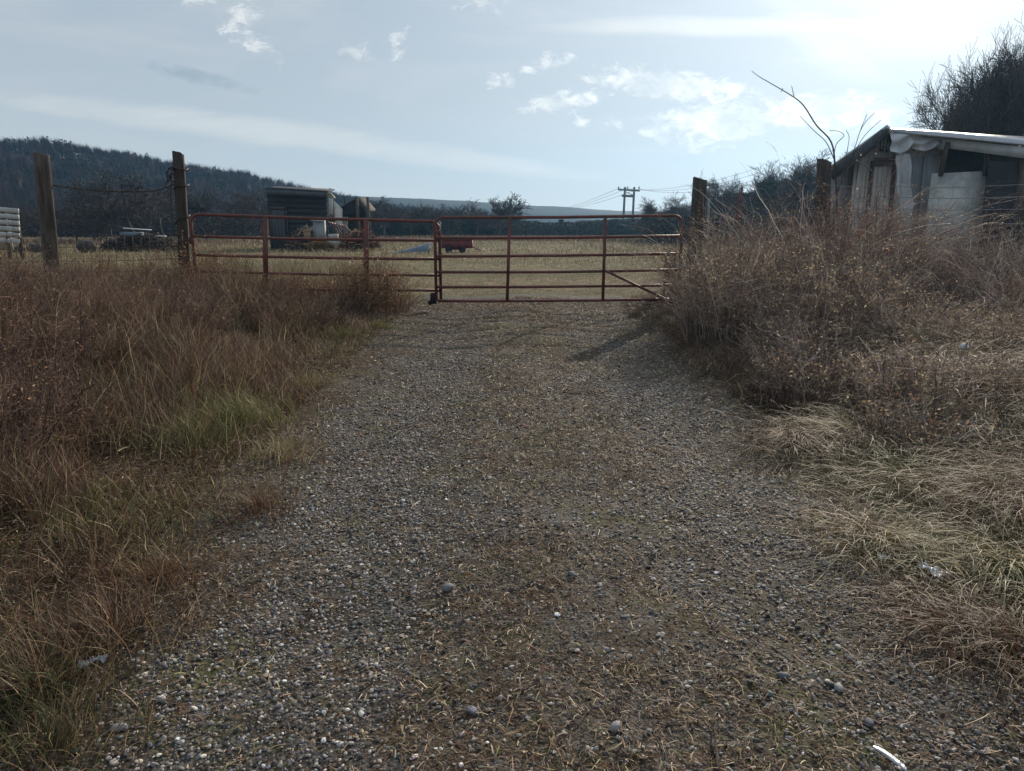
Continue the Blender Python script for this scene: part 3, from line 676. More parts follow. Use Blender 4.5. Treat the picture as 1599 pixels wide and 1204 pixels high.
# wire fence on the right
for k, (y0, y1, lab) in enumerate([(291, 286, 'topmost glinting wire crossing in front of the white shed'), (308, 306, 'second glinting wire from the top in front of the white shed'), (326, 326, 'third glinting wire from the top in front of the white shed'), (348, 349, 'fourth glinting wire in front of the white shed, just above the brambles'), (392, 394, 'lowest and thickest glinting wire in front of the white shed')]):
    wire(lab, px_curve([(1290, y0 - 2), (1340, y0 + 1), (1400, y0), (1480, y0 + 2), (1640, y1)], 12.2, -1.2), .005 if k < 4 else .011, galv_m, group='glinting wires before the white shed')
wire('wire running from the square gate post to the grey shed post', px_curve([(1098, 306), (1160, 309), (1220, 312), (1283, 306)], 11.8, .4), .004, wire_m)

# ------------------------------------------------------------------ slat shed (left)
YS = 39.0
sb = at(466, 380, YS); zg = gz1(sb[0], YS)
sh = empty('slat_shed', (sb[0], YS, zg), 'dark weathered board shed with a shallow lean-to roof left of centre', 'shed')
x0, x1 = at(420, 350, YS)[0], at(512, 350, YS)[0]; zt0, zt1 = at(420, 299, YS)[2], at(512, 303, YS)[2]; DP = 3.2
rows = 11
mb = MB()
for k in range(rows):
    f0, f1 = k / rows, (k + 1) / rows
    z00 = zg + (zt0 - zg) * f0; z01 = zg + (zt0 - zg) * f1 - .012; z10 = zg + (zt1 - zg) * f0; z11 = zg + (zt1 - zg) * f1 - .012
    j = rr.uniform(-.012, .012)
    mb.hexa(np.array([(x0, YS + j, z00), (x1, YS + j, z10), (x1, YS + .04 + j, z10), (x0, YS + .04 + j, z00), (x0, YS + j, z01), (x1, YS + j, z11), (x1, YS + .04 + j, z11), (x0, YS + .04 + j, z01)]))
mb.build('front_wall', wood_dark, sh)
SK = -.228 * DP
mb = MB(); mb.beam((x1 - .04, YS + .06, (zg + zt1) / 2), (x1 - .04 + SK, YS + DP, (zg + zt1) / 2 + .06), .05, zt1 - zg); mb.build('side_wall', white_m, sh)  # white here stands for low sun grazing this side wall
mb = MB(); mb.beam((x0 + .05, YS + .06, (zg + zt0) / 2), (x0 + .05 + SK, YS + DP, (zg + zt0) / 2), .05, zt0 - zg); mb.build('side_wall', wood_dark, sh)
mb = MB(); mb.box(((x0 + x1) / 2 + SK, YS + DP + .04, (zg + zt1) / 2), (x1 - x0 - .2, .05, zt1 - zg)); mb.build('back_wall', wood_dark, sh)
ra, rb = at(414, 293.5, YS - .3), at(511, 298.5, YS - .3)
mb = MB(); th = .07
mb.hexa(np.array([ra + (0, 0, -th), rb + (0, 0, -th), rb + (SK + .1, DP + .8, .12), ra + (SK, DP + .8, .12), ra, rb, rb + (SK + .1, DP + .8, .12 + th), ra + (SK, DP + .8, .12 + th)])); mb.build('roof', tin_dark, sh)
mb = MB(); mb.beam(ra + (.1, -.03, -.19), rb + (-.02, -.03, -.18), .04, .2, up=(0, 0, 1)); mb.build('fascia', wood_door, sh)
p1, p2 = at(511, 300, YS - .2), at(519, 309, YS + .5); mb = MB(); mb.beam(p1, p2, .3, .05); mb.build('roof_edge', white_m, sh)
dx0, dx1 = at(425, 350, YS)[0], at(446, 350, YS)[0]; zd = at(430, 327, YS)[2]
mb = MB()
for k in range(4):
    a = dx0 + (dx1 - dx0) * k / 4; mb.box((a + (dx1 - dx0) / 8, YS - .045, (zg + zd) / 2), ((dx1 - dx0) / 4 - .012, .035, zd - zg - .05))
mb.build('door', wood_door, sh)
mb = MB(); mb.box(((dx0 + dx1) / 2, YS - .06, zd + .07), (dx1 - dx0 + .2, .05, .12)); mb.build('door_header', wood_pale, sh)
for px in (423.5, 449): xx = at(px, 350, YS)[0]; mb = MB(); mb.box((xx, YS - .06, (zg + zd) / 2 + .05), (.09, .05, zd - zg + .1)); mb.build('door_post', wood_m, sh)
px2 = at(516.5, 320, YS + .8); mb = MB(); mb.box((px2[0], YS + .8, at(516, 321, YS + .8)[2]), (.2, .04, .85), ry=.05); mb.build('pale_board', white_m, sh)

# open lean-to with poles right of the slat shed
YL = 44.0; lb = at(550, 372, YL); zl = gz1(lb[0], YL)
lt = empty('open_lean_to', (lb[0], YL, zl), 'small open-sided gabled lean-to on poles right of the slat shed', 'lean-to')
pk = at(556, 312, YL); le = at(524, 331, YL); re_ = at(574, 332, YL)
for a, b_, nm in ((le, pk, 'roof_slope'), (pk, re_, 'roof_slope')):
    mb = MB(); mb.hexa(np.array([a, b_, b_ + (0, 2.6, .1), a + (0, 2.6, .1), a + (0, 0, .1), b_ + (0, 0, .1), b_ + (0, 2.6, .2), a + (0, 2.6, .2)])); mb.build(nm, tin_dark if a is le else wood_m, lt)
mb = MB(); mb.hexa(np.array([le + (.1, .05, -.25), re_ + (-.1, .05, -.25), re_ + (-.1, .1, -.25), le + (.1, .1, -.25), le + (.1, .05, 0), re_ + (-.1, .05, 0), pk + (.1, .1, -.05), pk + (-.1, .1, -.05)])); mb.build('gable_boards', wood_dark, lt)
for (px, py, m_, yy) in ((557, 307, wood_pale, -.15), (574, 308, wood_pale, -.15), (539, 309, wood_m, 2.4), (530, 330, wood_pale, .1)):
    a = at(px, py, YL + yy); mb = MB(); mb.tube([(a[0] + .05, YL + yy, zl - .1), a], [.1, .085], 8); mb.build('pole', m_, lt)
mb = MB(); mb.box(at(548, 352, YL + 2.5), (1.5, .05, 1.4)); mb.build('back_panel', wood_dark, lt)
for px in (533, 538, 541): a = at(px, 352, YL + 1.2); mb = MB(); mb.box(a, (.12, .04, 1.1), ry=.06); mb.build('pale_board', white_m, lt)
# pale boards leaning behind the shed
for px, py, w, h, tilt, lab in ((527, 322, .25, .8, .5, 'pale triangular board sticking up between slat shed and lean-to'),):
    a = at(px, py, 42.6); mb = MB(); g0 = gz1(a[0], 42.6)
    mb.hexa(np.array([(a[0] - .12, 42.6, g0), (a[0] + .12, 42.6, g0), (a[0] + .12, 42.65, g0), (a[0] - .12, 42.65, g0), (a[0] - .2, 42.6, a[2] + .3), (a[0] + .25, 42.6, a[2] - .15), (a[0] + .25, 42.65, a[2] - .15), (a[0] - .2, 42.65, a[2] + .3)]))
    tag(mb.build('leaning_board', white_m), lab, 'board')

# ------------------------------------------------------------------ junk in the field
def onground(px, Y): a = at(px, 370, Y); return np.array((a[0], Y, gz1(a[0], Y)))
b_ = onground(500, 36.5); cab = empty('metal_cabinet', b_, 'white metal cabinet with a bright top standing before the slat shed', 'cabinet'); h = at(500, 344, 36.5)[2] - b_[2]
mb = MB(); mb.box((b_[0], 36.5, b_[2] + h / 2), (.5, .4, h)); mb.build('cabinet_body', panel_m, cab)
mb = MB(); mb.box((b_[0] - .04, 36.4, b_[2] + h + .03), (.56, .5, .04), rx=.12, ry=.05); mb.build('lid', plast_m, cab)
mb = MB(); mb.box((b_[0] + .02, 36.285, b_[2] + h * .55), (.4, .02, h * .7)); mb.build('door', panel_m, cab)
b_ = onground(520.5, 36.0); blk = empty('concrete_block', (b_[0], 36, at(520, 372, 36)[2]), 'pale rectangular block just above the second gate rail, right of the cabinet', 'block')
mb = MB(); mb.box((b_[0], 36, at(520, 369, 36)[2]), (.42, .22, .2)); mb.build('block_body', conc_m, blk)
mb = MB(); mb.box((b_[0], 36, at(520, 378, 36)[2]), (.5, .3, .3)); mb.build('footing', conc_m, blk)
b_ = onground(480, 36.2); mb = MB(); mb.box((b_[0], 36.2, at(480, 367, 36.2)[2]), (.3, .3, .4), rz=.3); mb.box((b_[0] + .02, 36.2, at(480, 360.5, 36.2)[2]), (.34, .34, .04), rz=.3); tag(mb.build('wooden_box', lumber_m), 'small tan wooden box at the foot of the white cabinet', 'box')
for i in range(7):
    a = at(514 + i * 4, 346 + i * .8, 37.2 + i * .1); c2 = at(527 + i * 5, 374, 36.8 + i * .1)
    mb = MB(); mb.beam(a, c2, .2, .015, up=(.3, .2, 1)); tag(mb.build('rusty_metal_sheet', redsheet_m if i % 3 else wood_m), 'narrow ' + ('rusty red' if i % 3 else 'bare grey') + ' metal strip leaning in the scrap pile right of the white cabinet', 'metal sheet', 'metal strips in the scrap pile')
def stick_pile(name, px0, px1, Y, h, n, label, cat, cols, seed, r=(.012, .04)):
    rn = np.random.default_rng(seed); a, b_ = onground(px0, Y), onground(px1, Y); w = b_[0] - a[0]
    x = rn.uniform(0, 1, n); p = np.stack([a[0] + x * w, Y + rn.uniform(-.8, .8, n), a[2] + rn.uniform(0, h, n) * np.sin(np.pi * (.08 + .84 * x)) ** .6], 1)
    d = rn.normal(size=(n, 3)); d[:, 2] *= .5; d /= np.linalg.norm(d, axis=1)[:, None]; L = rn.uniform(.2, .8, (n, 1))
    P = np.stack([p - d * L / 2, p + d * L / 2 + rn.normal(0, .03, (n, 3))], 1); P[:, :, 2] = np.maximum(P[:, :, 2], a[2])
    v, f, c = prisms(P, rn.uniform(*r, n), pal(cols, n, rn, .3), .6)
    return tag(mesh_np(name, v, f, twig_m, col=c), label, cat)
stick_pile('scrap_wood_pile', 456, 512, 37.6, 1.15, 500, 'heap of mixed tan scrap wood against the slat shed', 'wood pile', [(.30, .18, .09), (.12, .08, .06), (.05, .05, .06), (.10, .11, .13), (.32, .27, .2)], 1)
stick_pile('brush_heap', 536, 585, 37, .95, 700, 'reddish-brown brush heap in front of the lean-to', 'brush heap', [(.22, .10, .06), (.12, .07, .05), (.3, .2, .12), (.07, .05, .045)], 2)
stick_pile('stick_pile', 168, 268, 38, .8, 800, 'dark tangled brush pile under a white plank, left of the tall gate post', 'brush pile', [(.05, .042, .04), (.085, .07, .06), (.03, .028, .03), (.15, .12, .1)], 3)
a, b_ = at(192, 354.5, 37.6), at(236, 357, 37.6); mb = MB(); a = a - (0, 0, .05); b_ = b_ - (0, 0, .06); rough_wood(mb.beam(a, b_, .05, .03), rng, .012); tag(mb.build('white_plank', plast_m), 'white plank lying across the dark brush pile', 'plank')
a, b_ = at(190, 366, 37.5), at(222, 366, 37.5); mb = MB(); mb.beam(a, b_, .4, .2); tag(mb.build('dark_crate', bluegrey_m), 'dark blue-grey crate buried in the brush pile under the white plank', 'crate')
a, b_ = at(244, 368.5, 37.3), at(258, 369, 37.3); mb = MB(); mb.beam(a, b_, .3, .06); tag(mb.build('pale_plank', conc_m), 'short pale plank at the right end of the dark brush pile', 'plank')
a = at(495, 362, 35.8)
stick_pile('dead_shrub', 484, 514, 35.8, .6, 500, 'tawny dead shrub in front of the white cabinet', 'shrub', [(.22, .14, .06), (.15, .09, .04)], 4, (.006, .014))
for px, w, lab in ((54, .2, 'dark log round with a pale cut end by the leftmost post'), (136, .27, 'larger log round with a bark-grey end between the leftmost post and the brush pile'), (28, .14, 'small log round under the white slatted panel')):
    g0 = onground(px, 35); o = empty('log_round', g0, lab, 'log', 'log rounds lying in the field')
    mb = MB(); mb.tube([g0 + (-.35, .2, w), g0 + (-.1, 0, w), g0 + (.25, -.25, w)], [w, w * 1.08, w * .97], 11, False); rough_wood(mb, rng, .02); mb.build('bark', wood_m, o, True)
    mb = MB(); mb.tube([g0 + (.245, -.247, w), g0 + (.262, -.262, w)], w * .96, 14); mb.build('cut_end', wood_pale, o)
    g1 = g0
# white slatted panel
YW = 22.0
wp = empty('slatted_panel', (at(10, 385, YW)[0], YW, gz1(at(10, 385, YW)[0], YW)), 'white painted slatted cattle panel on posts at the left edge', 'panel')
for k, (ya_, yb_) in enumerate(((323, 327.5), (334, 337), (345, 346.5), (356, 356), (367, 365.5), (378, 375))):
    mb = MB(); mb.beam(at(-150, ya_ - 9, YW), at(29 + .4 * k, yb_ + 2, YW), .045, .125, up=(0, 0, 1)); mb.build('slat', white_m, wp)
for px in (-90, -30, 6, 25):
    a = at(px, 330, YW + .06); mb = MB(); mb.box((a[0], YW + .06, (a[2] + wp.location[2]) / 2), (.09, .06, a[2] - wp.location[2])); mb.build('panel_post', wood_m, wp)
mb = MB(); mb.box(at(-6, 376, YW + .3), (.9, .05, .5)); mb.build('back_board', conc_m, wp)
# blue-grey hull
YB = 33
b0 = onground(640, YB); hull = empty('overturned_boat', b0, 'blue-grey overturned boat hull lying in the field by the middle of the left gate', 'boat')
nose = at(608, 392, YB); L_ = 1.75
st_ = 12; V = []; n = 10
for i in range(st_):
    f = i / (st_ - 1); cx = nose[0] + L_ * .95 * f; wd_ = .06 + .5 * f ** .8; hh = .03 + .42 * f ** 1.25
    for j in range(n):
        a = math.pi * j / (n - 1); V.append((cx + .1 * math.sin(a) * f, YB + wd_ * math.cos(a), b0[2] + .0 + hh * math.sin(a) ** .7))
Q = [(i * n + j, i * n + j + 1, (i + 1) * n + j + 1, (i + 1) * n + j) for i in range(st_ - 1) for j in range(n - 1)]
mb = MB(); mb.add(np.array(V), Q); mb.build('hull', bluegrey_m, hull, True)
Vt = V[-n:]; mb = MB(); mb.add(np.array(Vt), [], [(0, j, j + 1) for j in range(1, n - 1)]); mb.build('transom', bluegrey_m, hull)
mb = MB(); mb.tube([np.array((nose[0], YB - .06, b0[2] + .03)), np.array((nose[0] + L_ * .95, YB - .57, b0[2] + .03))], .025, 6); mb.build('gunwale', tarp_m, hull, True)
# red cart
YC = 34
c0 = onground(714, YC); ct = empty('red_cart', c0, 'low red metal cart parked in the field behind the right gate', 'cart')
mb = MB(); x0c, x1c = at(690, 380, YC)[0], at(738, 380, YC)[0]; zt, zb_ = at(700, 374.5, YC)[2], at(700, 387, YC)[2]
mb.box(((x0c + x1c) / 2, YC, (zt + zb_) / 2), (x1c - x0c, .9, zt - zb_)); mb.build('tub', redsheet_m, ct)
mb = MB(); mb.box(((x0c + x1c) / 2, YC, zt + .02), (x1c - x0c + .05, .96, .04)); mb.build('rim_rail', gate_m, ct)
mb = MB(); mb.beam(((x0c + x1c) / 2 - .35, YC, zb_ - .05), ((x0c + x1c) / 2 + .35, YC, zb_ - .05), .06); mb.build('axle', wire_m, ct)
for px in (701, 722):
    a = at(px, 389, YC - .35); z_ = c0[2] + .15; mb = MB(); mb.tube([(a[0], YC - .5, z_), (a[0], YC - .38, z_)], .15, 16); w_ = mb.build('wheel', black_m, ct, True)
mb = MB(); mb.tube([(x1c, YC, zb_ + .03), (x1c + .5, YC - .3, c0[2] + .06)], .02, 6); mb.build('drawbar', wire_m, ct)

# ------------------------------------------------------------------ white shed (right)
YR = 15.0
A = lambda px, py, Y=YR: at(px, py, Y)
gr0 = gz1(A(1400, 400)[0], YR)
ws = empty('white_shed', (A(1400, 400)[0], YR, gr0), 'run-down white shed with a gable front, red-brown door frame and tarp-hung porch at right', 'shed')
def quadslab(mb, tl, tr, br, bl, t=.05):
    n = np.cross(tr - tl, bl - tl); n = n / np.linalg.norm(n) * t
    if n[1] < 0: n = -n
    return mb.hexa(np.array([bl, br, br + n, bl + n, tl, tr, tr + n, tl + n]))
def down(p, z=None): q = p.copy(); q[2] = (gr0 - .05) if z is None else z; return q
wl0, wl1, pk = A(1338, 232), A(1417, 236), A(1383, 203)
mb = MB(); nb_ = 12
for k in range(nb_):
    xa = wl0[0] + (wl1[0] - wl0[0]) * k / nb_; xb = wl0[0] + (wl1[0] - wl0[0]) * (k + 1) / nb_ - .008
    zf = lambda x: np.interp(x, [wl0[0], pk[0], wl1[0]], [wl0[2], pk[2], wl1[2]])
    j = rr.uniform(0, .008)
    mb.hexa(np.array([(xa, YR - j, gr0), (xb, YR - j, gr0), (xb, YR + .04, gr0), (xa, YR + .04, gr0), (xa, YR - j, zf(xa)), (xb, YR - j, zf(xb)), (xb, YR + .04, zf(xb)), (xa, YR + .04, zf(xa))]))
mb.build('gable_wall', siding_m, ws)
# left roof slope and its dark underside bay
pkf, lf = A(1385, 199, YR - .35), A(1290, 268, YR - .35)
mb = MB(); mb.hexa(np.array([lf, pkf, pkf + (2.1, 3.6, 0), lf + (2.1, 3.6, 0), lf + (0, 0, .05), pkf + (0, 0, .05), pkf + (2.1, 3.6, .05), lf + (2.1, 3.6, .05)])); mb.build('roof_slope', tin_m, ws)
mb = MB(); mb.beam(lf + (.08, -.03, -.09), pkf + (-.05, -.03, -.09), .03, .17, up=(0, 0, 1)); mb.build('barge_board', wood_door, ws)
mb = MB(); mb.beam(A(1306, 271, YR - .2), A(1366, 224, YR - .2), .04, .11, up=(0, 0, 1)); mb.build('rafter', wood_pale, ws)
lx = A(1298, 300)[0]
mb = MB(); quadslab(mb, A(1300, 268, YR + .3), A(1338, 240, YR + .3), down(A(1338, 260, YR + .3)), down(A(1300, 280, YR + .3))); mb.build('lean_to_wall', panel_m, ws)
mb = MB(); mb.box((A(1338.5, 300, YR - .04)[0], YR - .04, (gr0 + A(1338, 252)[2]) / 2), (.06, .05, A(1338, 252)[2] - gr0)); mb.build('corner_board', white_m, ws)
# door with frame
d0, d1, dt = A(1358, 300)[0], A(1388, 300)[0], A(1370, 256)[2]
mb = MB()
for k in range(4): mb.box((d0 + (d1 - d0) * (k + .5) / 4, YR - .045, (gr0 + dt) / 2), ((d1 - d0) / 4 - .01, .03, dt - gr0)); 
dr = mb.build('door', siding_m, ws)
redw = surf('red_brown_trim', (.16, .10, .085), (.11, .075, .065), 4, .85, .4, 20)
for (cx_, cz, sx, sz) in ((d0 - .03, (gr0 + dt) / 2, .05, dt - gr0 + .1), (d1 + .03, (gr0 + dt) / 2, .05, dt - gr0 + .2)):
    mb = MB(); mb.box((cx_, YR - .06, cz), (sx, .06, sz)); mb.build('door_jamb', redw, ws)
for zz in (A(1370, 249)[2], A(1370, 257)[2]): mb = MB(); mb.box(((d0 + d1) / 2, YR - .075, zz), (d1 - d0, .04, .06)); mb.build('door_rail', redw, ws)
# little three-bar window in the gable
wc = A(1380, 227); wn = D.objects.new('window', None)
mb = MB(); mb.box((wc[0], YR - .02, wc[2]), (.16, .03, .22)); wf = mb.build('window', dull_m, ws)
mb = MB()
for k in (-1, 0, 1): mb.box((wc[0] + k * .055, YR - .05, wc[2] - .01 * k), (.022, .02, .2 - .05 * abs(k)))
mb.box((wc[0], YR - .048, wc[2] + .005), (.15, .015, .014)); mb.build('window_bars', plast_m, wf)
mb = MB(); mb.tube(px_curve([(1340, 253), (1346, 254), (1354, 260), (1362, 268)], YR - .3), .015, 6); mb.build('conduit', galv_m, ws, True)
# porch roof to the right
f0, f1 = A(1388, 202, 14.5), A(1680, 231, 13.6); k0, k1 = A(1388, 199.5, 17.5), A(1680, 218, 17.0)
mb = MB(); mb.hexa(np.array([f0 - (0, 0, .05), f1 - (0, 0, .05), k1 - (0, 0, .05), k0 - (0, 0, .05), f0, f1, k1, k0])); mb.build('porch_roof', tin_m, ws)
mb = MB(); quadslab(mb, A(1470, 216, 14.42), A(1680, 238, 13.55), A(1680, 258, 13.55), A(1474, 231, 14.42), .03); mb.build('porch_fascia', tarp_m, ws)
# draped tarp under the roof edge: a rippled sheet with scalloped bottom
nx, nz = 60, 14; V = []
for i in range(nx):
    u = i / (nx - 1); px = 1392 + 84 * u; top = 203.5 + 13 * u
    sc = abs(math.sin(u * math.pi * 2.2 + .5)); bot = 232 + 9 * sc - 6 * u * (1 - u) - 6 * u
    for j in range(nz):
        v_ = j / (nz - 1); p = at(px, top + (bot - top) * v_, 14.44)
        p[1] += .05 * math.sin(u * 26 + 3 * v_) * v_ + .04 * math.sin(v_ * 9 + u * 12); V.append(p)
i = (np.arange(nx - 1) * nz)[:, None] + np.arange(nz - 1)[None]
mb = MB(); mb.add(np.array(V), np.stack([i, i + nz, i + nz + 1, i + 1], -1).reshape(-1, 4)); mb.build('tarp_valance', tarp_m, ws, True)
for (pa, pb_, w0) in (((1413, 240), (1416, 372), 8), ((1406, 236), (1407, 330), 5)):
    V = []; 
    for i in range(14):
        f = i / 13; py = pa[1] + (pb_[1] - pa[1]) * f; px = pa[0] + (pb_[0] - pa[0]) * f
        for j in range(5): p = at(px + (j - 2) * w0 / 2 * (1 + .3 * math.sin(i)), py, 14.5); p[1] += .05 * math.sin(j * 2.2 + i * .4); V.append(p)
    q = (np.arange(13) * 5)[:, None] + np.arange(4)[None]; mb = MB(); mb.add(np.array(V), np.stack([q, q + 5, q + 6, q + 1], -1).reshape(-1, 4)); mb.build('hanging_tarp', tarp_m, ws, True)
YP2 = 14.75
mb = MB(); quadslab(mb, A(1422, 246, YP2), A(1441.5, 243.5, YP2), down(A(1441, 300, YP2)), down(A(1422, 300, YP2))); mb.build('grey_panel', panel_m, ws)
mb = MB(); quadslab(mb, A(1443.5, 243, YP2), A(1468, 239, YP2), down(A(1464, 300, YP2)), down(A(1443, 300, YP2))); mb.build('grey_panel', panel_m, ws)
mb = MB(); quadslab(mb, A(1404, 225, YP2 + .1), A(1475, 225, YP2 + .1), down(A(1475, 300, YP2 + .1)), down(A(1404, 300, YP2 + .1))); mb.build('porch_wall', siding_m, ws)
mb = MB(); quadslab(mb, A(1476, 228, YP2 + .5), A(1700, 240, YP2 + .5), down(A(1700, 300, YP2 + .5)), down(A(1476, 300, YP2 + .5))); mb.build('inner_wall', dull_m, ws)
mb = MB(); quadslab(mb, A(1456, 271, 14.4), A(1541, 267, 14.3), down(A(1541, 300, 14.3)), down(A(1452, 300, 14.4))); mb.build('plywood_panel', ply_m, ws)
for (pa, pb_, w_) in (((1480, 222, 14.38), (1468, 275, 14.38), .07), ((1542, 236, 14.25), (1539, 275, 14.25), .08), ((1597, 240, 14.0), (1594, 400, 14.0), .1)):
    mb = MB(); mb.beam(at(*pa), at(*pb_), w_, .05); mb.build('porch_post', wood_pale, ws)
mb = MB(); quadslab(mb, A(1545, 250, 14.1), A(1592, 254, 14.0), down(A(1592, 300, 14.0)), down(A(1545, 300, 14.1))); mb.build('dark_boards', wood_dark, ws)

# ------------------------------------------------------------------ ground cover
def scatter(n, xr, yr, dens=None, cam_w=True):
    x = rng.uniform(*xr, n); y = rng.uniform(*yr, n)
    k = np.ones(n, bool)
    if cam_w: k &= np.abs(x) < .70 * (y + 1.2) + .6
    if dens is not None: k &= rng.uniform(size=n) < dens(x, y)
    return x[k], y[k]
def blades(x, y, h, lean, w, col, K=4, az=None, zoff=0, sag=0.0, wk=.045):
    N = len(x); az = rng.uniform(0, 2 * np.pi, N) if az is None else az
    t = np.linspace(0, 1, K)[None]
    r = (h * lean)[:, None] * t ** 1.6; up = h[:, None] * np.sqrt(np.clip(1 - (lean[:, None] * .8) ** 2 * t, .06, 1)) * t - (h * sag)[:, None] * t ** 3
    wob = np.cumsum(rng.normal(0, wk, (N, K)), 1) * h[:, None] * t
    P = np.stack([x[:, None] + np.cos(az)[:, None] * r + wob, y[:, None] + np.sin(az)[:, None] * r - wob * rng.normal(0, 1, (N, 1)), gz(x, y)[:, None] + zoff + np.maximum(up, .004)], -1)
    return ribbons(P, w, col)

# stones
def icosphere():
    p = (1 + 5 ** .5) / 2
    v = np.array([(-1, p, 0), (1, p, 0), (-1, -p, 0), (1, -p, 0), (0, -1, p), (0, 1, p), (0, -1, -p), (0, 1, -p), (p, 0, -1), (p, 0, 1), (-p, 0, -1), (-p, 0, 1)]) / math.sqrt(1 + p * p)
    f = np.array([(0, 11, 5), (0, 5, 1), (0, 1, 7), (0, 7, 10), (0, 10, 11), (1, 5, 9), (5, 11, 4), (11, 10, 2), (10, 7, 6), (7, 1, 8), (3, 9, 4), (3, 4, 2), (3, 2, 6), (3, 6, 8), (3, 8, 9), (4, 9, 5), (2, 4, 11), (6, 2, 10), (8, 6, 7), (9, 8, 1)])
    return v, f
def ico2():
    v, f = icosphere(); v = list(map(tuple, v)); c = {}; F2 = []
    def mid(a, b):
        k = (min(a, b), max(a, b))
        if k not in c: m_ = (np.array(v[a]) + np.array(v[b])); m_ /= np.linalg.norm(m_); c[k] = len(v); v.append(tuple(m_))
        return c[k]
    for a, b, d in f: ab, bd, da = mid(a, b), mid(b, d), mid(d, a); F2 += [(a, ab, da), (b, bd, ab), (d, da, bd), (ab, bd, da)]
    return np.array(v), np.array(F2)
def stones(x, y, r, col, hi=False):
    v0, f0 = ico2() if hi else icosphere(); N = len(x); nv = len(v0)
    tmpl = []
    for k in range(16):
        q = v0.copy(); 
        for _ in range(9):
            n_ = rng.normal(size=3); n_ /= np.linalg.norm(n_); d = q @ n_; c = rng.uniform(.38, .72); q = np.where(d[:, None] > c, q - (d - c)[:, None] * n_ * .9, q)
        q += rng.normal(0, .04, q.shape); tmpl.append(q * np.array([1, rng.uniform(.6, .95), rng.uniform(.4, .65)]))
    tm = np.array(tmpl)[rng.integers(0, 16, N)]
    a = rng.uniform(0, 6.283, N); b = rng.normal(0, .3, N); ca, sa, cb, sb_ = np.cos(a), np.sin(a), np.cos(b), np.sin(b)
    X_, Y2, Z_ = tm[..., 0], tm[..., 1], tm[..., 2]
    X1 = X_ * cb[:, None] + Z_ * sb_[:, None]; Z1 = -X_ * sb_[:, None] + Z_ * cb[:, None]
    P = np.stack([X1 * ca[:, None] - Y2 * sa[:, None], X1 * sa[:, None] + Y2 * ca[:, None], Z1], -1) * r[:, None, None]
    P += np.stack([x, y, gz(x, y) + .014 + r * rng.uniform(-.05, .4, N)], -1)[:, None]
    return P.reshape(-1, 3), (f0[None] + (np.arange(N) * nv)[:, None, None]).reshape(-1, 3), np.repeat(col, nv, axis=0)
def gmask(x, y):
    big = ss(.38, .58, fb(x / 1.1, y / 1.5, 57, 3)); tr = np.exp(-((x - 1.2) / .42) ** 2) + np.exp(-((x + .75) / .5) ** 2)
    e = 1 - ss(1.35, 1.95, np.abs(x - CX))
    pt = fb(x / .55, y / .8, 51, 4)
    return np.clip((.42 + .95 * tr) * e * ss(.23, .46, pt + .22 * tr) * (.55 + .45 * big) * (1 - .75 * ss(6.0, 10.5, y)), 0, 1)
SC = [(.19, .185, .19), (.31, .295, .28), (.09, .088, .092), (.42, .375, .32), (.23, .17, .12), (.045, .045, .05), (.52, .48, .43)]
sw = [.2, .2, .16, .14, .12, .10, .08]
x, y = scatter(72000, (-2.2, 2.5), (1.3, 4.2), gmask); r = np.clip(rng.lognormal(math.log(.0066), .38, len(x)), .0032, .0155)
v, f, c = stones(x, y, r, pal(SC, len(x), rng, .25, sw), True)
tag(mesh_np('gravel', v, f, stone_m, col=c, smooth=False), 'loose grey and tan gravel strewn over the near driveway', 'gravel', kind='stuff')
x, y = scatter(190000, (-2.4, 2.6), (4.2, 13), gmask); r = np.clip(rng.lognormal(math.log(.0078), .38, len(x)), .004, .017)
v, f, c = stones(x, y, r, pal(SC, len(x), rng, .25, sw))
tag(mesh_np('gravel', v, f, stone_m, col=c), 'loose grey gravel thinning out toward the gate', 'gravel', kind='stuff')

# straw and leaf litter on the drive
def litter(n, yr, wmul=1):
    x, y = scatter(n, (-2.6, 3.0), yr, lambda x, y: np.clip(.26 + 1.0 * (1 - 1.0 * gmask(x, y)) * ss(.3, .5, fb(x / .35, y / .5, 61, 4)), 0, 1))
    N = len(x); L = rng.uniform(.008, .045, N) * np.where(rng.uniform(size=N) < .07, 2.6, 1); az = rng.uniform(0, 6.283, N); bend = rng.normal(0, .28, N)
    t = np.linspace(-.5, .5, 4)[None]; hgt = rng.uniform(.012, .032, N); tilt = rng.normal(0, .22, N)
    P = np.stack([x[:, None] + L[:, None] * (np.cos(az)[:, None] * t - np.sin(az)[:, None] * bend[:, None] * t * t), y[:, None] + L[:, None] * (np.sin(az)[:, None] * t + np.cos(az)[:, None] * bend[:, None] * t * t),
                  (gz(x, y) + hgt)[:, None] + L[:, None] * tilt[:, None] * t + .25 * L[:, None] * (.25 - t * t)], -1)
    a2 = az + 1.57; side = np.stack([np.cos(a2), np.sin(a2), rng.normal(0, .5, N)], 1)
    return ribbons(P, rng.uniform(.0012, .0034, N) * wmul, pal([TAN, STRAW, BROWN, RUST, DARK, YGREEN, (.22, .14, .08)], N, rng, .3, [.17, .09, .23, .18, .17, .05, .11]), side=side, taper=False)
v, f, c = merge([litter(120000, (1.3, 5)), litter(150000, (5, 13), 1.5)])
tag(mesh_np('straw_litter', v, f, blade_m, col=c), 'broken straw, twigs and leaf scraps littering the driveway', 'litter', kind='stuff')
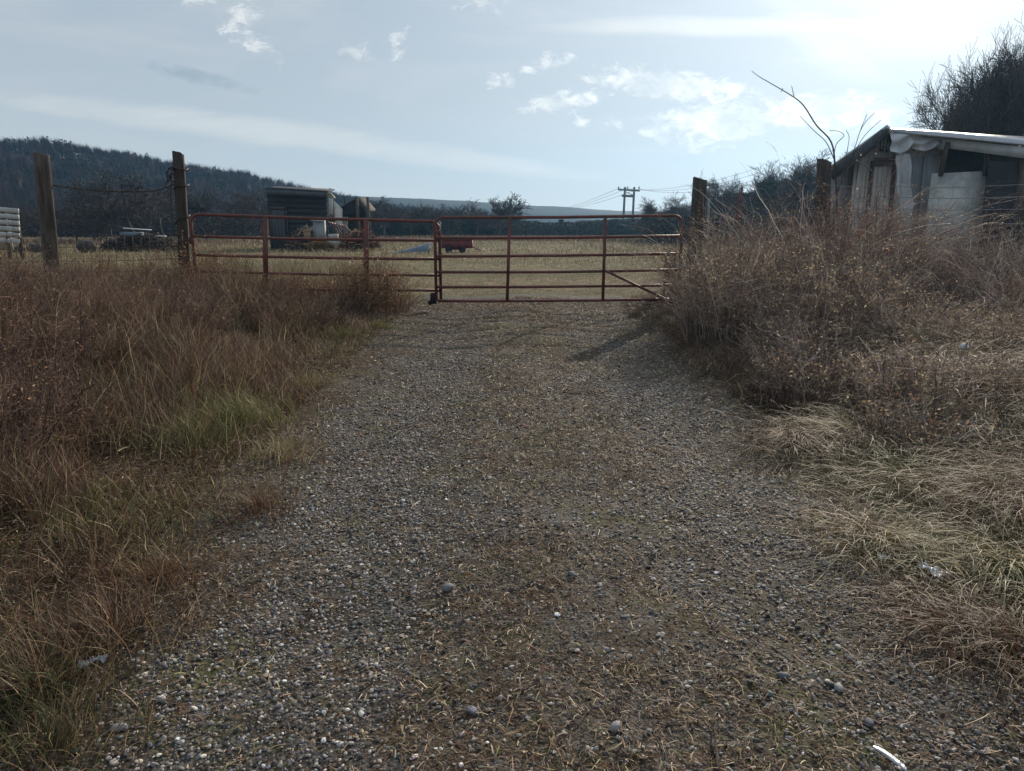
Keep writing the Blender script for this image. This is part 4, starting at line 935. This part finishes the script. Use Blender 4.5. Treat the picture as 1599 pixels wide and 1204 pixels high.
# low weeds and moss tufts on the drive
def dmid(x, y): return np.clip((.2 + 1.1 * np.exp(-((x - .25) / .45) ** 2) + .9 * ss(1.1, 1.7, np.abs(x - CX))) * ss(.40, .56, fb(x / .45, y / .6, 71, 4)), 0, 1)
x, y = scatter(200000, (-2.3, 2.6), (1.3, 13), dmid); N = len(x)
v, f, c = blades(x, y, rng.uniform(.012, .055, N), rng.uniform(.3, 1.2, N), rng.uniform(.0015, .004, N), pal([GREEN, YGREEN, BROWN, RUST, TAN, DARK], N, rng, .3, [.12, .14, .27, .16, .15, .16]), 3)
tag(mesh_np('low_weeds', v, f, blade_m, col=c), 'short brown and mossy weeds in the middle strip of the driveway', 'weeds', kind='stuff')

# verge grass left
def hl(x, y):
    d = np.clip((-x - 1.2 - .45 * ss(4, 8, y)) / 1.7, 0, 1)
    return (.06 + .40 * d ** 1.1 * (.55 + .45 * ss(3.5, 6.5, y))) * (.2 + 1.5 * fb(x / .6, y / .6, 81, 3))
def dl(x, y):
    near = 1.0 / (1 + (np.maximum(y - 2, 0) / 6) ** 1.2)
    return np.clip(ss(1.05, 1.65, -x - .4 * ss(4, 8, y) + .4 * (fb(x / .5, y / .5, 83, 3) - .5)) * (.45 + .75 * near) * ss(.22, .5, fb(x / .6, y / .6, 84, 3)), 0, 1)
CL = [TAN, STRAW, BROWN, RUST, PURP, GREY, YGREEN, DARK]
x, y = scatter(370000, (-11, -1.0), (1.2, 12.5), dl); N = len(x); gpatch = ss(.48, .62, fb(x / .9, y / .9, 91, 3)) * ss(4.3, 3.0, -x) 
h = hl(x, y) * rng.uniform(.5, 1.35, N); col = pal(CL, N, rng, .3, [.16, .07, .26, .14, .12, .12, .02, .11])
gm = rng.uniform(size=N) < gpatch * .6; col[gm] = pal([GREEN, YGREEN, (.22, .20, .08)], gm.sum(), rng, .25); h[gm] *= .6
v, f, c = blades(x, y, h, rng.uniform(.1, 1.15, N) ** 1.1, rng.uniform(.0016, .0042, N) * (1 + y / 14), col, 5)
tag(mesh_np('dry_grass', v, f, blade_m, col=c), 'dense brown dry grass and weeds along the left verge of the driveway', 'grass', kind='stuff')

# verge grass right, matted and long in front
def dr_(x, y):
    return np.clip(ss(1.25, 1.85, x - .35 * ss(5, 9, y) + .45 * (fb(x / .5, y / .5, 183, 3) - .5)) * ss(.2, .5, fb(x / .6, y / .6, 184, 3)), 0, 1)
x, y = scatter(260000, (1.1, 10), (1.6, 12.5), dr_); N = len(x)
d = np.clip((x - 1.45) / 1.9, 0, 1); h = (.06 + .38 * d) * rng.uniform(.5, 1.3, N) * (.6 + .8 * fb(x / .8, y / .8, 185, 3))
col = pal(CL, N, rng, .3, [.20, .08, .26, .12, .10, .11, .04, .09]); gp = ss(.5, .62, fb(x / .7, y / .7, 191, 3)) * ss(7.5, 5.0, y); gm = rng.uniform(size=N) < gp * .4
col[gm] = pal([GREEN, YGREEN, (.22, .19, .08)], gm.sum(), rng, .25)
col *= .85
lean = rng.uniform(.5, 1.5, N); cl = fb(x / .9, y / .9, 195, 2) * 12
az = np.where(rng.uniform(size=N) < .7, cl + rng.normal(0, .7, N), rng.uniform(0, 6.283, N))
v, f, c = blades(x, y, h * 1.3, lean, rng.uniform(.0018, .0045, N) * (1 + y / 16), col, 6, az, sag=.25, wk=.02)
tag(mesh_np('matted_grass', v, f, blade_m, col=c), 'matted straw-coloured and green grass along the right verge', 'grass', kind='stuff')

# long grass clumps on the right, each its own clump
def clump(cx_, cy_, n, h, rad, cols, label, lean=(.7, 1.9), wts=None, w=(.002, .0045), name='grass_clump', group=None, sag=.3, cat='grass clump'):
    a = rng.uniform(0, 6.283, n); r = rad * np.minimum(np.abs(rng.normal(0, .8, n)), 1.3); x = cx_ + np.cos(a) * r; y = cy_ + np.sin(a) * r
    az = np.where(rng.uniform(size=n) < .6, rng.uniform(0, 6.28) + rng.normal(0, .9, n), a + rng.normal(0, .8, n))
    v, f, c = blades(x, y, h * rng.uniform(.5, 1.25, n), rng.uniform(*lean, n), rng.uniform(*w, n), pal(cols, n, rng, .25, wts), 7, az, sag=sag, wk=.022)
    z0 = gz1(cx_, cy_); v = v - np.array((cx_, cy_, z0))
    o = tag(mesh_np(name, v, f, blade_m, col=c), label, cat, group); o.location = (cx_, cy_, z0); return o
def gp(px, py):
    d = ray(px, py); k = -CAMZ / d[2]; return d[0] * k, d[1] * k
GC = 'long grass clumps on the right verge'
for px, py, n, h, rad, cols, lab in [
    (1420, 770, 1500, .42, .30, [YGREEN, (.24, .21, .09), GREEN, TAN, BROWN], 'bright yellow-green grass clump in the middle of the right verge'),
    (1330, 690, 1100, .36, .26, [TAN, STRAW, BROWN, YGREEN], 'pale tan grass clump up-left of the bright yellow-green one'),
    (1500, 690, 1600, .45, .30, [STRAW, (.42, .36, .25), TAN, BROWN, GREEN], 'straw-white drooping grass clump with a green heart at the right'),
    (1560, 800, 1400, .45, .32, [TAN, BROWN, BROWN, RUST], 'brown matted grass clump at the right edge below the straw-white one'),
    (1570, 890, 1300, .36, .28, [GREEN, YGREEN, STRAW], 'green upright grass clump at the right edge near the litter'),
    (1380, 850, 900, .28, .25, [TAN, STRAW, GREEN], 'low tan grass clump left of the torn paper'),
    (1240, 690, 900, .38, .25, [BROWN, TAN, PURP, DARK], 'dark brown grass clump where the drive meets the right brambles'),
    (1400, 620, 1300, .5, .33, [STRAW, TAN, GREY, BROWN, DARK], 'tall straw clump at the foot of the dark bramble hollow'),
    (1290, 610, 1100, .5, .3, [BROWN, TAN, RUST, GREY], 'brown tall clump left of the straw clump under the brambles'),
    (1500, 985, 700, .2, .2, [BROWN, RUST, DARK, TAN], 'low rusty-brown clump below the torn paper'),
    (1585, 1010, 800, .24, .2, [BROWN, RUST, TAN, DARK], 'rusty-brown clump at the lower right edge'),
    (1430, 925, 500, .14, .18, [BROWN, TAN, DARK], 'flat dark brown clump just left of the torn paper'),
    (1340, 830, 600, .2, .22, [BROWN, RUST, TAN], 'small brown clump at the drive edge left of the low tan one'),
    (1580, 640, 1200, .5, .3, [STRAW, TAN, BROWN], 'pale arching clump at the right edge under the brambles')]:
    cx_, cy_ = gp(px, py + 10); clump(cx_, cy_, n, h, rad, cols, lab, group=GC)
GL2 = 'green tufts on the left verge'
for px, py, n, h, rad, cols, lab in [
    (380, 655, 700, .26, .28, [YGREEN, GREEN, (.24, .2, .09)], 'yellow-green grass tuft halfway down the left verge'),
    (310, 690, 600, .26, .28, [YGREEN, GREEN, TAN], 'greenish tuft down-left of the yellow-green one'),
    (440, 705, 450, .16, .2, [TAN, STRAW, YGREEN], 'low straw tuft on the left edge of the driveway'),
    (410, 790, 350, .16, .16, [TAN, RUST, BROWN], 'small rusty tuft with one tall stem on the left edge'),
    (170, 1000, 700, .2, .2, [BROWN, RUST, TAN, DARK], 'rusty matted tuft up-right of the foil wrapper'),
    (60, 1090, 800, .22, .2, [BROWN, GREEN, TAN, DARK], 'brown and green tuft left of the foil wrapper'),
    (90, 1170, 600, .14, .18, [BROWN, GREEN, TAN], 'low mixed tuft in the bottom left corner'),
    (250, 900, 600, .16, .2, [TAN, RUST, BROWN], 'low rusty tuft on the near left edge of the driveway'),
    (545, 520, 400, .16, .25, [GREEN, YGREEN, TAN], 'green tuft by the left edge just in front of the gate'),
    (590, 507, 400, .15, .25, [GREEN, YGREEN, TAN], 'flat green tuft at the left foot of the gate'),
    (480, 600, 300, .16, .2, [TAN, YGREEN], 'pale tuft between the gate and the yellow-green tuft')]:
    cx_, cy_ = gp(px, py + 8); clump(cx_, cy_, n, h, rad, cols, lab, lean=(.2, 1.1), group=GL2, sag=.1, name='grass_tuft', cat='tuft')

# field grass behind the gates
def fieldgrass():
    parts = []
    for n, yr, xr, hh, ww in ((120000, (11.6, 19), (-13, 12), .10, .007), (60000, (19, 32), (-22, 22), .085, .016), (60000, (32, 62), (-42, 40), .15, .03)):
        x, y = scatter(n, xr, yr, lambda x, y: .35 + .65 * ss(.35, .55, fb(x / 3, y / 1.5, 201, 4))); N = len(x)
        tall = np.where((x < -1.0) & (y < 19), 1.0 + 3.2 * ss(-1.0, -3.5, x) * ss(18, 14, y), 1.0) * (.3 + .5 * ss(16, 24, y) + .55 * ss(-1.5, -3.5, x) + .5 * ss(3.2, 4.5, x)); h = hh * rng.uniform(.4, 1.3, N) * tall
        col = pal([TAN, (.34, .28, .18), BROWN, (.14, .15, .06), (.21, .19, .10), GREY], N, rng, .2, [.22, .2, .12, .2, .18, .08])
        parts.append(blades(x, y, h, rng.uniform(.2, 1.1, N), rng.uniform(.5, 1.2, N) * ww, col, 3))
    v, f, c = merge(parts); tag(mesh_np('field_grass', v, f, blade_m, col=c), 'tan and green winter grass covering the field behind the gates', 'grass', kind='stuff')
fieldgrass()
# taller weeds along the far edge of the field
x, y = scatter(26000, (-45, 42), (56, 74)); N = len(x)
v, f, c = blades(x, y, rng.uniform(.15, .5, N), rng.uniform(.1, .7, N), rng.uniform(.03, .08, N), pal([(.20, .13, .09), TAN, BROWN, GREY], N, rng, .25), 3)
tag(mesh_np('tall_weeds', v, f, blade_m, col=c), 'band of tall brown weeds at the far edge of the field', 'weeds', kind='stuff')

# ------------------------------------------------------------------ bushes: arching stems with twigs and leaves
def bush(label, cx_, cy_, rx, ry, h, n, seed, stemc, leafc, leafn, leafs, arch=.5, r=.0022, group=None, name='bramble_bush', cat='bush', K=8, twigs=5, z0=None):
    rn = np.random.default_rng(seed); z0 = gz1(cx_, cy_) if z0 is None else z0
    o = empty(name, (cx_, cy_, z0), label, cat, group)
    a = rn.uniform(0, 6.283, n); q = np.sqrt(rn.uniform(0, 1, n)) * .75; bx, by = np.cos(a) * q * rx, np.sin(a) * q * ry
    hh = h * rn.uniform(.35, 1.18, n) * (.72 + .5 * vn(bx * 2.2 + seed, by * 2.2, seed)) * (1 - .35 * q ** 2); az = a + rn.normal(0, .9, n); reach = rn.uniform(.1, 1, n) * arch * h
    t = np.linspace(0, 1, K)[None]; droop = rn.uniform(0, .55, n)[:, None]
    P = np.stack([bx[:, None] + np.cos(az)[:, None] * reach[:, None] * t ** 1.4, by[:, None] + np.sin(az)[:, None] * reach[:, None] * t ** 1.4,
                  hh[:, None] * (1.25 * t - (.25 + droop * .5) * t ** 2.5)], -1)
    P += np.cumsum(rn.normal(0, .018, P.shape) * h, 1) * (t[..., None] > 0)
    P[:, 0, 2] = gz(bx + cx_, by + cy_) - z0 - .02
    cs = pal(stemc, n, rn, .3)
    parts = [prisms(P, rn.uniform(.7, 1.5, n) * np.where(rn.uniform(size=n) < .12, 2.0, 1) * r, cs, .4)]
    # side twigs
    m_ = n * twigs; k = rn.integers(0, n, m_); s = rn.integers(2, K - 1, m_); p0 = P[k, s] + (P[k, s + 1] - P[k, s]) * rn.uniform(0, 1, (m_, 1))
    d = rn.normal(size=(m_, 3)); d[:, 2] = np.abs(d[:, 2]) * .7 + .1; d /= np.linalg.norm(d, axis=1)[:, None]; L = rn.uniform(.08, .34, (m_, 1)) * h
    mid = p0 + d * L * .5 + rn.normal(0, .02, (m_, 3)); p2 = p0 + d * L + np.array((0, 0, -.06)) * L + rn.normal(0, .03, (m_, 3))
    T = np.stack([p0, mid, p2], 1); parts.append(prisms(T, r * .6 * rn.uniform(.6, 1.2, m_), cs[k], .5))
    v, f, c = merge(parts); mesh_np('stems', v, f, twig_m, o, c)
    if leafn:
        k = rn.integers(0, m_, leafn); w = rn.uniform(0, 1, (leafn, 1)); pc = T[k, 0] * (1 - w) + T[k, 2] * w + rn.normal(0, .012, (leafn, 3))
        pc[:, 2] = np.maximum(pc[:, 2], .02)
        v, f, c = leaves(pc, rn.uniform(.5, 1.4, leafn) * leafs, pal(leafc, leafn, rn, .3), rn); mesh_np('dry_leaves', v, f, leaf_m, o, c)
    return o
STB = [(.25, .19, .16), (.34, .27, .225), (.11, .08, .065), (.50, .41, .33), (.19, .115, .10)]
LFB = [(.36, .25, .15), (.46, .36, .22), (.24, .14, .09), (.36, .31, .20)]
GB = 'bramble bushes massed right of the driveway'
for i, (x_, y_, rx, ry, h, n, ln, lab) in enumerate([
    (2.45, 8.6, .55, .8, .95, 420, 4200, 'leafy bramble bush hiding the hinge end of the right gate'),
    (3.2, 9.9, .8, .9, 1.22, 480, 4200, 'tall bramble bush just right of the square gate post'),
    (4.3, 10.3, .9, .9, 1.42, 520, 3200, 'tall reddish bramble bush between gate post and shed corner post'),
    (5.5, 10.6, 1.0, .9, 1.25, 500, 2600, 'bramble bush in front of the white shed door'),
    (6.8, 10.4, 1.0, .9, .98, 450, 2200, 'bramble bush in front of the plywood panel of the shed'),
    (8.0, 10.0, 1.0, .9, 1.0, 420, 2000, 'bramble bush at the right edge in front of the dark shed bay'),
    (3.1, 7.7, .7, .7, .80, 420, 3600, 'mid-height bramble bush bordering the drive with orange-brown leaves'),
    (3.75, 8.7, .7, .8, 1.0, 460, 3600, 'bramble bush in the middle of the right thicket'),
    (5.2, 9.7, .8, .6, .8, 350, 1800, 'darker bramble bush above the shady hollow'),
    (6.4, 8.2, .8, .7, .80, 380, 2600, 'tan-leaved bramble bush right of the shady hollow'),
    (2.75, 6.8, .6, .6, .52, 380, 1800, 'low bramble bush at the drive edge, nearest in front of the thicket'),
    (3.6, 7.0, .6, .5, .62, 360, 1800, 'low thorny bush left of the shady hollow'),
    (2.35, 5.9, .5, .5, .40, 330, 1300, 'knee-high brown bush at the right drive edge, just nearer than the thicket'),
    (2.9, 5.2, .55, .5, .40, 330, 1100, 'knee-high brown bush between the drive edge and the straw clumps'),
    (2.5, 4.5, .4, .4, .28, 260, 800, 'smallest brown bush, nearest the camera on the right drive edge'),
    (4.6, 6.4, .6, .5, .5, 320, 1500, 'tan bush directly behind the straw-white grass clump'),
    (5.6, 7.0, .7, .5, .72, 340, 2000, 'low tan bush at the right edge below the shady hollow')]):
    bush(lab, x_, y_, rx * 1.15, ry * 1.1, h * 1.17, int(n * .95), 500 + i, STB if i != 2 else [(.22, .12, .10), (.16, .09, .08), (.26, .19, .16)], LFB, int(ln * 2.2), .0115, .5, r=.003, group=GB)
GBL = 'twiggy bushes massed on the left verge'
STL = [(.14, .085, .07), (.19, .125, .10), (.07, .045, .038), (.26, .17, .11)]
for i, (x_, y_, rx, ry, h, n, ln, lab) in enumerate([
    (-3.9, 5.6, .8, .8, .72, 520, 1600, 'purplish twiggy bush at the left edge, lower of two'),
    (-5.0, 6.8, .9, .9, .95, 560, 1500, 'tall purplish twiggy bush at the left edge below the leftmost post'),
    (-5.9, 8.8, 1.1, .9, .85, 480, 1200, 'twiggy bush in front of the leftmost post'),
    (-4.6, 9.3, .9, .8, .68, 450, 1000, 'twiggy bush between the two left posts'),
    (-3.6, 7.6, .8, .8, .62, 460, 900, 'brown twiggy bush in the middle of the left verge'),
    (-3.5, 10.4, .8, .6, .55, 380, 900, 'brown bush at the hinge of the left gate'),
    (-2.7, 9.4, .7, .7, .42, 360, 700, 'low brown bush before the middle of the left gate'),
    (-3.1, 4.2, .6, .7, .5, 420, 800, 'low rusty bush on the near left verge'),
    (-7.4, 10.2, 1.1, .8, .8, 380, 800, 'brown bush at the left edge beyond the leftmost post')]):
    bush(lab, x_, y_, rx * 1.15, ry * 1.1, h * 1.1, int(n * 1.3), 600 + i, STL, [(.26, .15, .09), (.2, .1, .06), (.32, .22, .13)], ln, .011, .5, group=GBL, name='twiggy_bush')
for i, (px, Y, h, lab) in enumerate([(1120, 10.2, 1.35, 'spray of pale arching grass just right of the square gate post'), (1180, 10.0, 1.35, 'spray of pale arching grass halfway between the gate post and the shed corner post'), (1245, 10.4, 1.55, 'tallest spray of pale arching grass left of the shed corner post'), (1310, 10.2, 1.5, 'spray of pale arching grass before the left side of the white shed'),
        (1390, 10.0, 1.2, 'spray of pale arching grass before the shed door'), (1470, 9.6, 1.15, 'spray of pale arching grass before the plywood panel of the shed'), (1550, 9.4, 1.3, 'spray of reddish arching grass before the dark bay of the shed'), (1600, 8.6, 1.1, 'spray of arching grass at the right edge of the thicket')]):
    a = at(px, 400, Y); bush(lab, a[0], Y, .6, .5, h * (1.15 if 1200 < px < 1330 else 1.08), 210, 800 + i, [(.42, .34, .28), (.34, .25, .2), (.5, .42, .34), (.3, .18, .14)], LFB, 0, .01, .95, r=.0036, group='sprays of arching grass in the right thicket', name='arching_grass', cat='grass', K=11, twigs=1)
# tall dead weeds growing through the left gate
for i, (px, Y, h, ln, lab) in enumerate([(572, 11.15, 1.12, 900, 'tall dead weed with curled leaves growing up the right upright of the left gate'), (590, 11.5, .95, 700, 'dead weed just behind the left gate near its middle'), (545, 11.2, .9, 500, 'dead weed in front of the left gate, left of its tallest weed'), (500, 11.6, .6, 300, 'short dead weed by the lower rails of the left gate'), (380, 11.1, .7, 300, 'short dead weed beside the left upright of the left gate'), (450, 11.15, .62, 300, 'short dead weed between the left upright and the tallest weed of the left gate'), (340, 11.2, .75, 350, 'dead weed between the tall left gate post and the left upright'), (620, 11.2, .7, 400, 'thin dead weed right of the tallest weed on the left gate'), (330, 12.4, .8, 300, 'dead weed behind the left gate near the tall post'), (230, 11.9, .8, 300, 'dead weed before the woven wire left of the tall gate post'), (150, 11.9, .8, 300, 'dead weed before the woven wire right of the leftmost post'), (286, 11.3, .95, 700, 'dead vine climbing the tall left gate post'), (1063, 11.25, 1.0, 900, 'dead vine with tan leaves on the hinge end of the right gate')]):
    a = at(px, 450, Y); bush(lab, a[0], Y, .26, .2, h, 75, 700 + i, [(.25, .15, .09), (.16, .1, .07)], [(.36, .2, .1), (.28, .15, .08), (.42, .3, .18)], int(ln * 1.3), .014, .35, r=.0028, group='dead weeds along the gates', name='dead_weed', cat='weed', twigs=6)
# arching pale stems over the right brambles, bare canes at left
GA = 'pale canes arching over the right brambles'
rn = random.Random(9)
canes = [([(1110, 470), (1090, 400), (1085, 362), (1100, 365), (1140, 390), (1190, 410)], 9.8), ([(1190, 440), (1170, 370), (1150, 345), (1110, 330)], 10), ([(1250, 430), (1225, 345), (1222, 318), (1240, 300)], 10), ([(1245, 400), (1240, 340), (1250, 312), (1243, 305)], 10.2),
         ([(1352, 520), (1400, 492), (1455, 476), (1505, 474)], 7.6), ([(1500, 430), (1495, 380), (1530, 352), (1570, 350), (1599, 372)], 9.5), ([(1550, 440), (1545, 372), (1555, 340), (1590, 335)], 9.7), ([(1480, 420), (1500, 370), (1520, 352)], 9.6),
         ([(1040, 400), (1055, 385), (1068, 420)], 10.8), ([(1370, 650), (1420, 600), (1490, 628), (1530, 680)], 6.2), ([(1560, 640), (1490, 690), (1440, 780)], 5.2), ([(1599, 700), (1500, 790), (1400, 830)], 4.6)]
for pts, Yc in canes:
    q = px_curve(pts, Yc); mb = MB(); mb.tube(q, np.linspace(.006, .002, len(q)) * (1 if Yc > 7 else .7), 5)
    tag(mb.build('cane', surf('cane_bark', (.32, .24, .19), (.2, .14, .11), 10, .6, 0) if 'cane_bark' not in MATS else MATS['cane_bark'], None, True), 'thin pale arching cane over the right-hand brambles and grass', 'cane', GA)
for pts, Yc, lab in [([(55, 530), (75, 470), (108, 418), (120, 402), (135, 425)], 6.8, 'forked pale twig at left crossing the foot of the leftmost post'), ([(100, 480), (122, 430), (137, 422)], 6.8, 'thin pale twig right of the leftmost post foot'), ([(40, 412), (60, 400), (80, 390)], 8, 'pale stick leaning left of the leftmost post'), ([(400, 690), (416, 730), (425, 805)], 4.4, 'single tall straw stem on the left edge of the driveway')]:
    q = px_curve(pts, Yc); mb = MB(); mb.tube(q, np.linspace(.005, .002, len(q)), 5); tag(mb.build('twig', MATS['cane_bark'], None, True), lab, 'twig', 'pale twigs on the left verge')
a, b_ = at(1385, 470, 7.9), at(1418, 524, 7.6); mb = MB(); rough_wood(mb.beam(a, b_, .04, .04), rng, .003); tag(mb.build('broken_stake', wood_pale), 'short grey stake leaning in the dark bramble hollow', 'stake')

# ------------------------------------------------------------------ small litter in the foreground
def sheet(name, px, py, w, d, lab, mat, seed, rz=0, crump=.02, h=.03, cat='litter'):
    x_, y_ = gp(px, py); rn = np.random.default_rng(seed); n = 12
    u = np.linspace(-.5, .5, n); Ux, Vy = np.meshgrid(u, u)
    edge = 1 + .25 * (fb(Ux * 4 + seed, Vy * 4, seed, 2) - .5); X1 = Ux * w * edge; Y1 = Vy * d * edge; Zz = crump * 2 * (fb(Ux * 5 + 3, Vy * 5 + seed, seed + 1, 3) - .3) + h
    V = np.stack([X1 * math.cos(rz) - Y1 * math.sin(rz), X1 * math.sin(rz) + Y1 * math.cos(rz), Zz], -1).reshape(-1, 3)
    V = np.concatenate([V, V - (0, 0, .0015)]); i = (np.arange(n - 1) * n)[:, None] + np.arange(n - 1)[None]; Q = np.stack([i, i + 1, i + 1 + n, i + n], -1).reshape(-1, 4)
    o = mesh_np(name, V, np.concatenate([Q, Q[:, ::-1] + n * n]), mat, smooth=False); o.location = (x_, y_, gz1(x_, y_)); return tag(o, lab, cat)
sheet('torn_paper', 1452, 915, .05, .11, 'torn white paper scrap lying in the grass at lower right', plast_m, 3, .3, .03, .06)
sheet('plastic_scrap', 1378, 886, .05, .03, 'small crumpled white scrap up-left of the torn paper', plast_m, 5, .8, .02, .04)
sheet('foil_scrap', 147, 1058, .085, .035, 'crumpled silvery foil wrapper in the grass at lower left', tin_m, 7, .5, .03, .045)
sheet('plastic_bag', 1492, 640, .07, .035, 'white scrap of plastic in the straw at right', plast_m, 8, .5, .05, .36)
x_, y_ = gp(1385, 1195)
V = []; n = 14
for i in range(n):
    f = i / (n - 1); px = 1363 + 52 * f; py = 1174 + 34 * f ** 1.25; c_ = np.array([*gp(px, py), 0]); c_[2] = gz1(c_[0], c_[1]) + .03
    w_ = .003 + .011 * math.sin(math.pi * min(1, f * .75 + .02)); V += [c_ + (-w_ * .2, -w_, 0), c_ + (w_ * .2, w_, .004), c_ + (0, 0, -.004)]
Q = []
for i in range(n - 1):
    for j in range(3): Q.append((i * 3 + j, i * 3 + (j + 1) % 3, (i + 1) * 3 + (j + 1) % 3, (i + 1) * 3 + j))
mb = MB(); mb.add(np.array(V), Q); tag(mb.build('plastic_strip', plast_m), 'bright white curved plastic strip on the gravel at the bottom edge', 'strip')
def stick(pts, r, lab, mat=wood_pale):
    P = []
    for i, (px, py, dz) in enumerate(pts): g_ = gp(px, py); P.append((g_[0], g_[1], gz1(*g_) + dz))
    P = np.array(P); tt = np.linspace(0, len(P) - 1, len(P) * 4); Q_ = np.stack([np.interp(tt, range(len(P)), P[:, k]) for k in range(3)], 1) + rng.normal(0, .0015, (len(tt), 3))
    mb = MB(); mb.tube(Q_, np.linspace(r, r * .5, len(Q_)), 7); tag(mb.build('stick', mat, None, True), lab, 'stick', 'sticks lying on the driveway')
stick([(1119, 1215, .03), (1118, 1180, .03), (1115, 1133, .035)], .0055, 'straight grey stick pointing away at the bottom edge')
stick([(1558, 1145, .02), (1572, 1118, .03), (1588, 1100, .03), (1602, 1070, .05)], .004, 'forked tan stick at the lower right edge')
stick([(905, 1210, .02), (912, 1185, .03), (935, 1170, .03)], .0028, 'thin curved stick at the bottom edge right of centre')
stick([(970, 1098, .04), (972, 1130, .02)], .0035, 'short pale stick right of centre near the bottom')
stick([(1435, 950, .05), (1437, 982, .02)], .003, 'short upright straw stick below the torn paper')
stick([(1205, 1014, .03), (1232, 1034, .03)], .0035, 'short dark stick on the right gravel track', wood_m)
# a few larger stones
GS = 'large stones on the driveway'
v0, f0 = ico2()
for i, (px, py, r_, col, lab) in enumerate([(1222, 1058, .022, (.12, .13, .14), 'large dark stone near the bottom right of the drive'), (1310, 1075, .020, (.24, .25, .26), 'pale rounded stone beside a dark one at lower right'), (1296, 1068, .018, (.06, .065, .07), 'dark stone touching the pale rounded one at lower right'),
    (700, 928, .026, (.16, .17, .18), 'flat grey stone left of centre'), (893, 906, .022, (.15, .16, .18), 'blue-grey stone right of centre'), (1199, 1088, .016, (.13, .17, .17), 'greenish flat stone at lower right'), (1022, 870, .022, (.07, .08, .09), 'dark stone on the upper middle of the drive'), (251, 1096, .016, (.36, .34, .32), 'pale stone at lower left of the drive'),
    (962, 1150, .022, (.26, .25, .26), 'light grey stone near the bottom middle'), (737, 1120, .02, (.2, .2, .22), 'grey stone near the bottom left of the centre'), (186, 1145, .022, (.28, .28, .29), 'light stone at the bottom left edge of the gravel'), (1357, 1130, .02, (.1, .1, .12), 'dark stone above the white plastic strip')]):
    q = v0.copy()
    for _ in range(6):
        n_ = rng.normal(size=3); n_ /= np.linalg.norm(n_); d = q @ n_; c = rng.uniform(.55, .85); q = np.where(d[:, None] > c, q - (d - c)[:, None] * n_ * .9, q)
    q = q * r_ * np.array([1.15, .85, .6]); gx, gy = gp(px, py)
    o = mesh_np('stone', q, f0, stone_m, col=np.array([col] * len(q))); o.location = (gx, gy, gz1(gx, gy) + .014 + r_ * .4); o.rotation_euler = (0, 0, i * 1.3); tag(o, lab, 'stone', GS)

# ------------------------------------------------------------------ haze
me = MB(); me.box((0, 240, 4.0), (2200, 560, 58))
hm = D.materials.new('haze'); hm.use_nodes = True; t = NT(hm.node_tree); t.n.clear(); o = t.new('ShaderNodeOutputMaterial')
pv = t.new('ShaderNodeVolumePrincipled'); pv.inputs['Color'].default_value = (.27, .60, 1, 1); pv.inputs['Density'].default_value = .00045; pv.inputs['Anisotropy'].default_value = .6
t.l.new(pv.outputs[0], o.inputs['Volume'])
tag(me.build('haze', hm), 'thin bluish haze filling the air', 'haze', kind='stuff')
S.cycles.max_bounces = 6; S.cycles.diffuse_bounces = 3; S.cycles.glossy_bounces = 2; S.cycles.transmission_bounces = 4; S.cycles.volume_bounces = 0; S.cycles.transparent_max_bounces = 8
S.cycles.volume_step_rate = 4
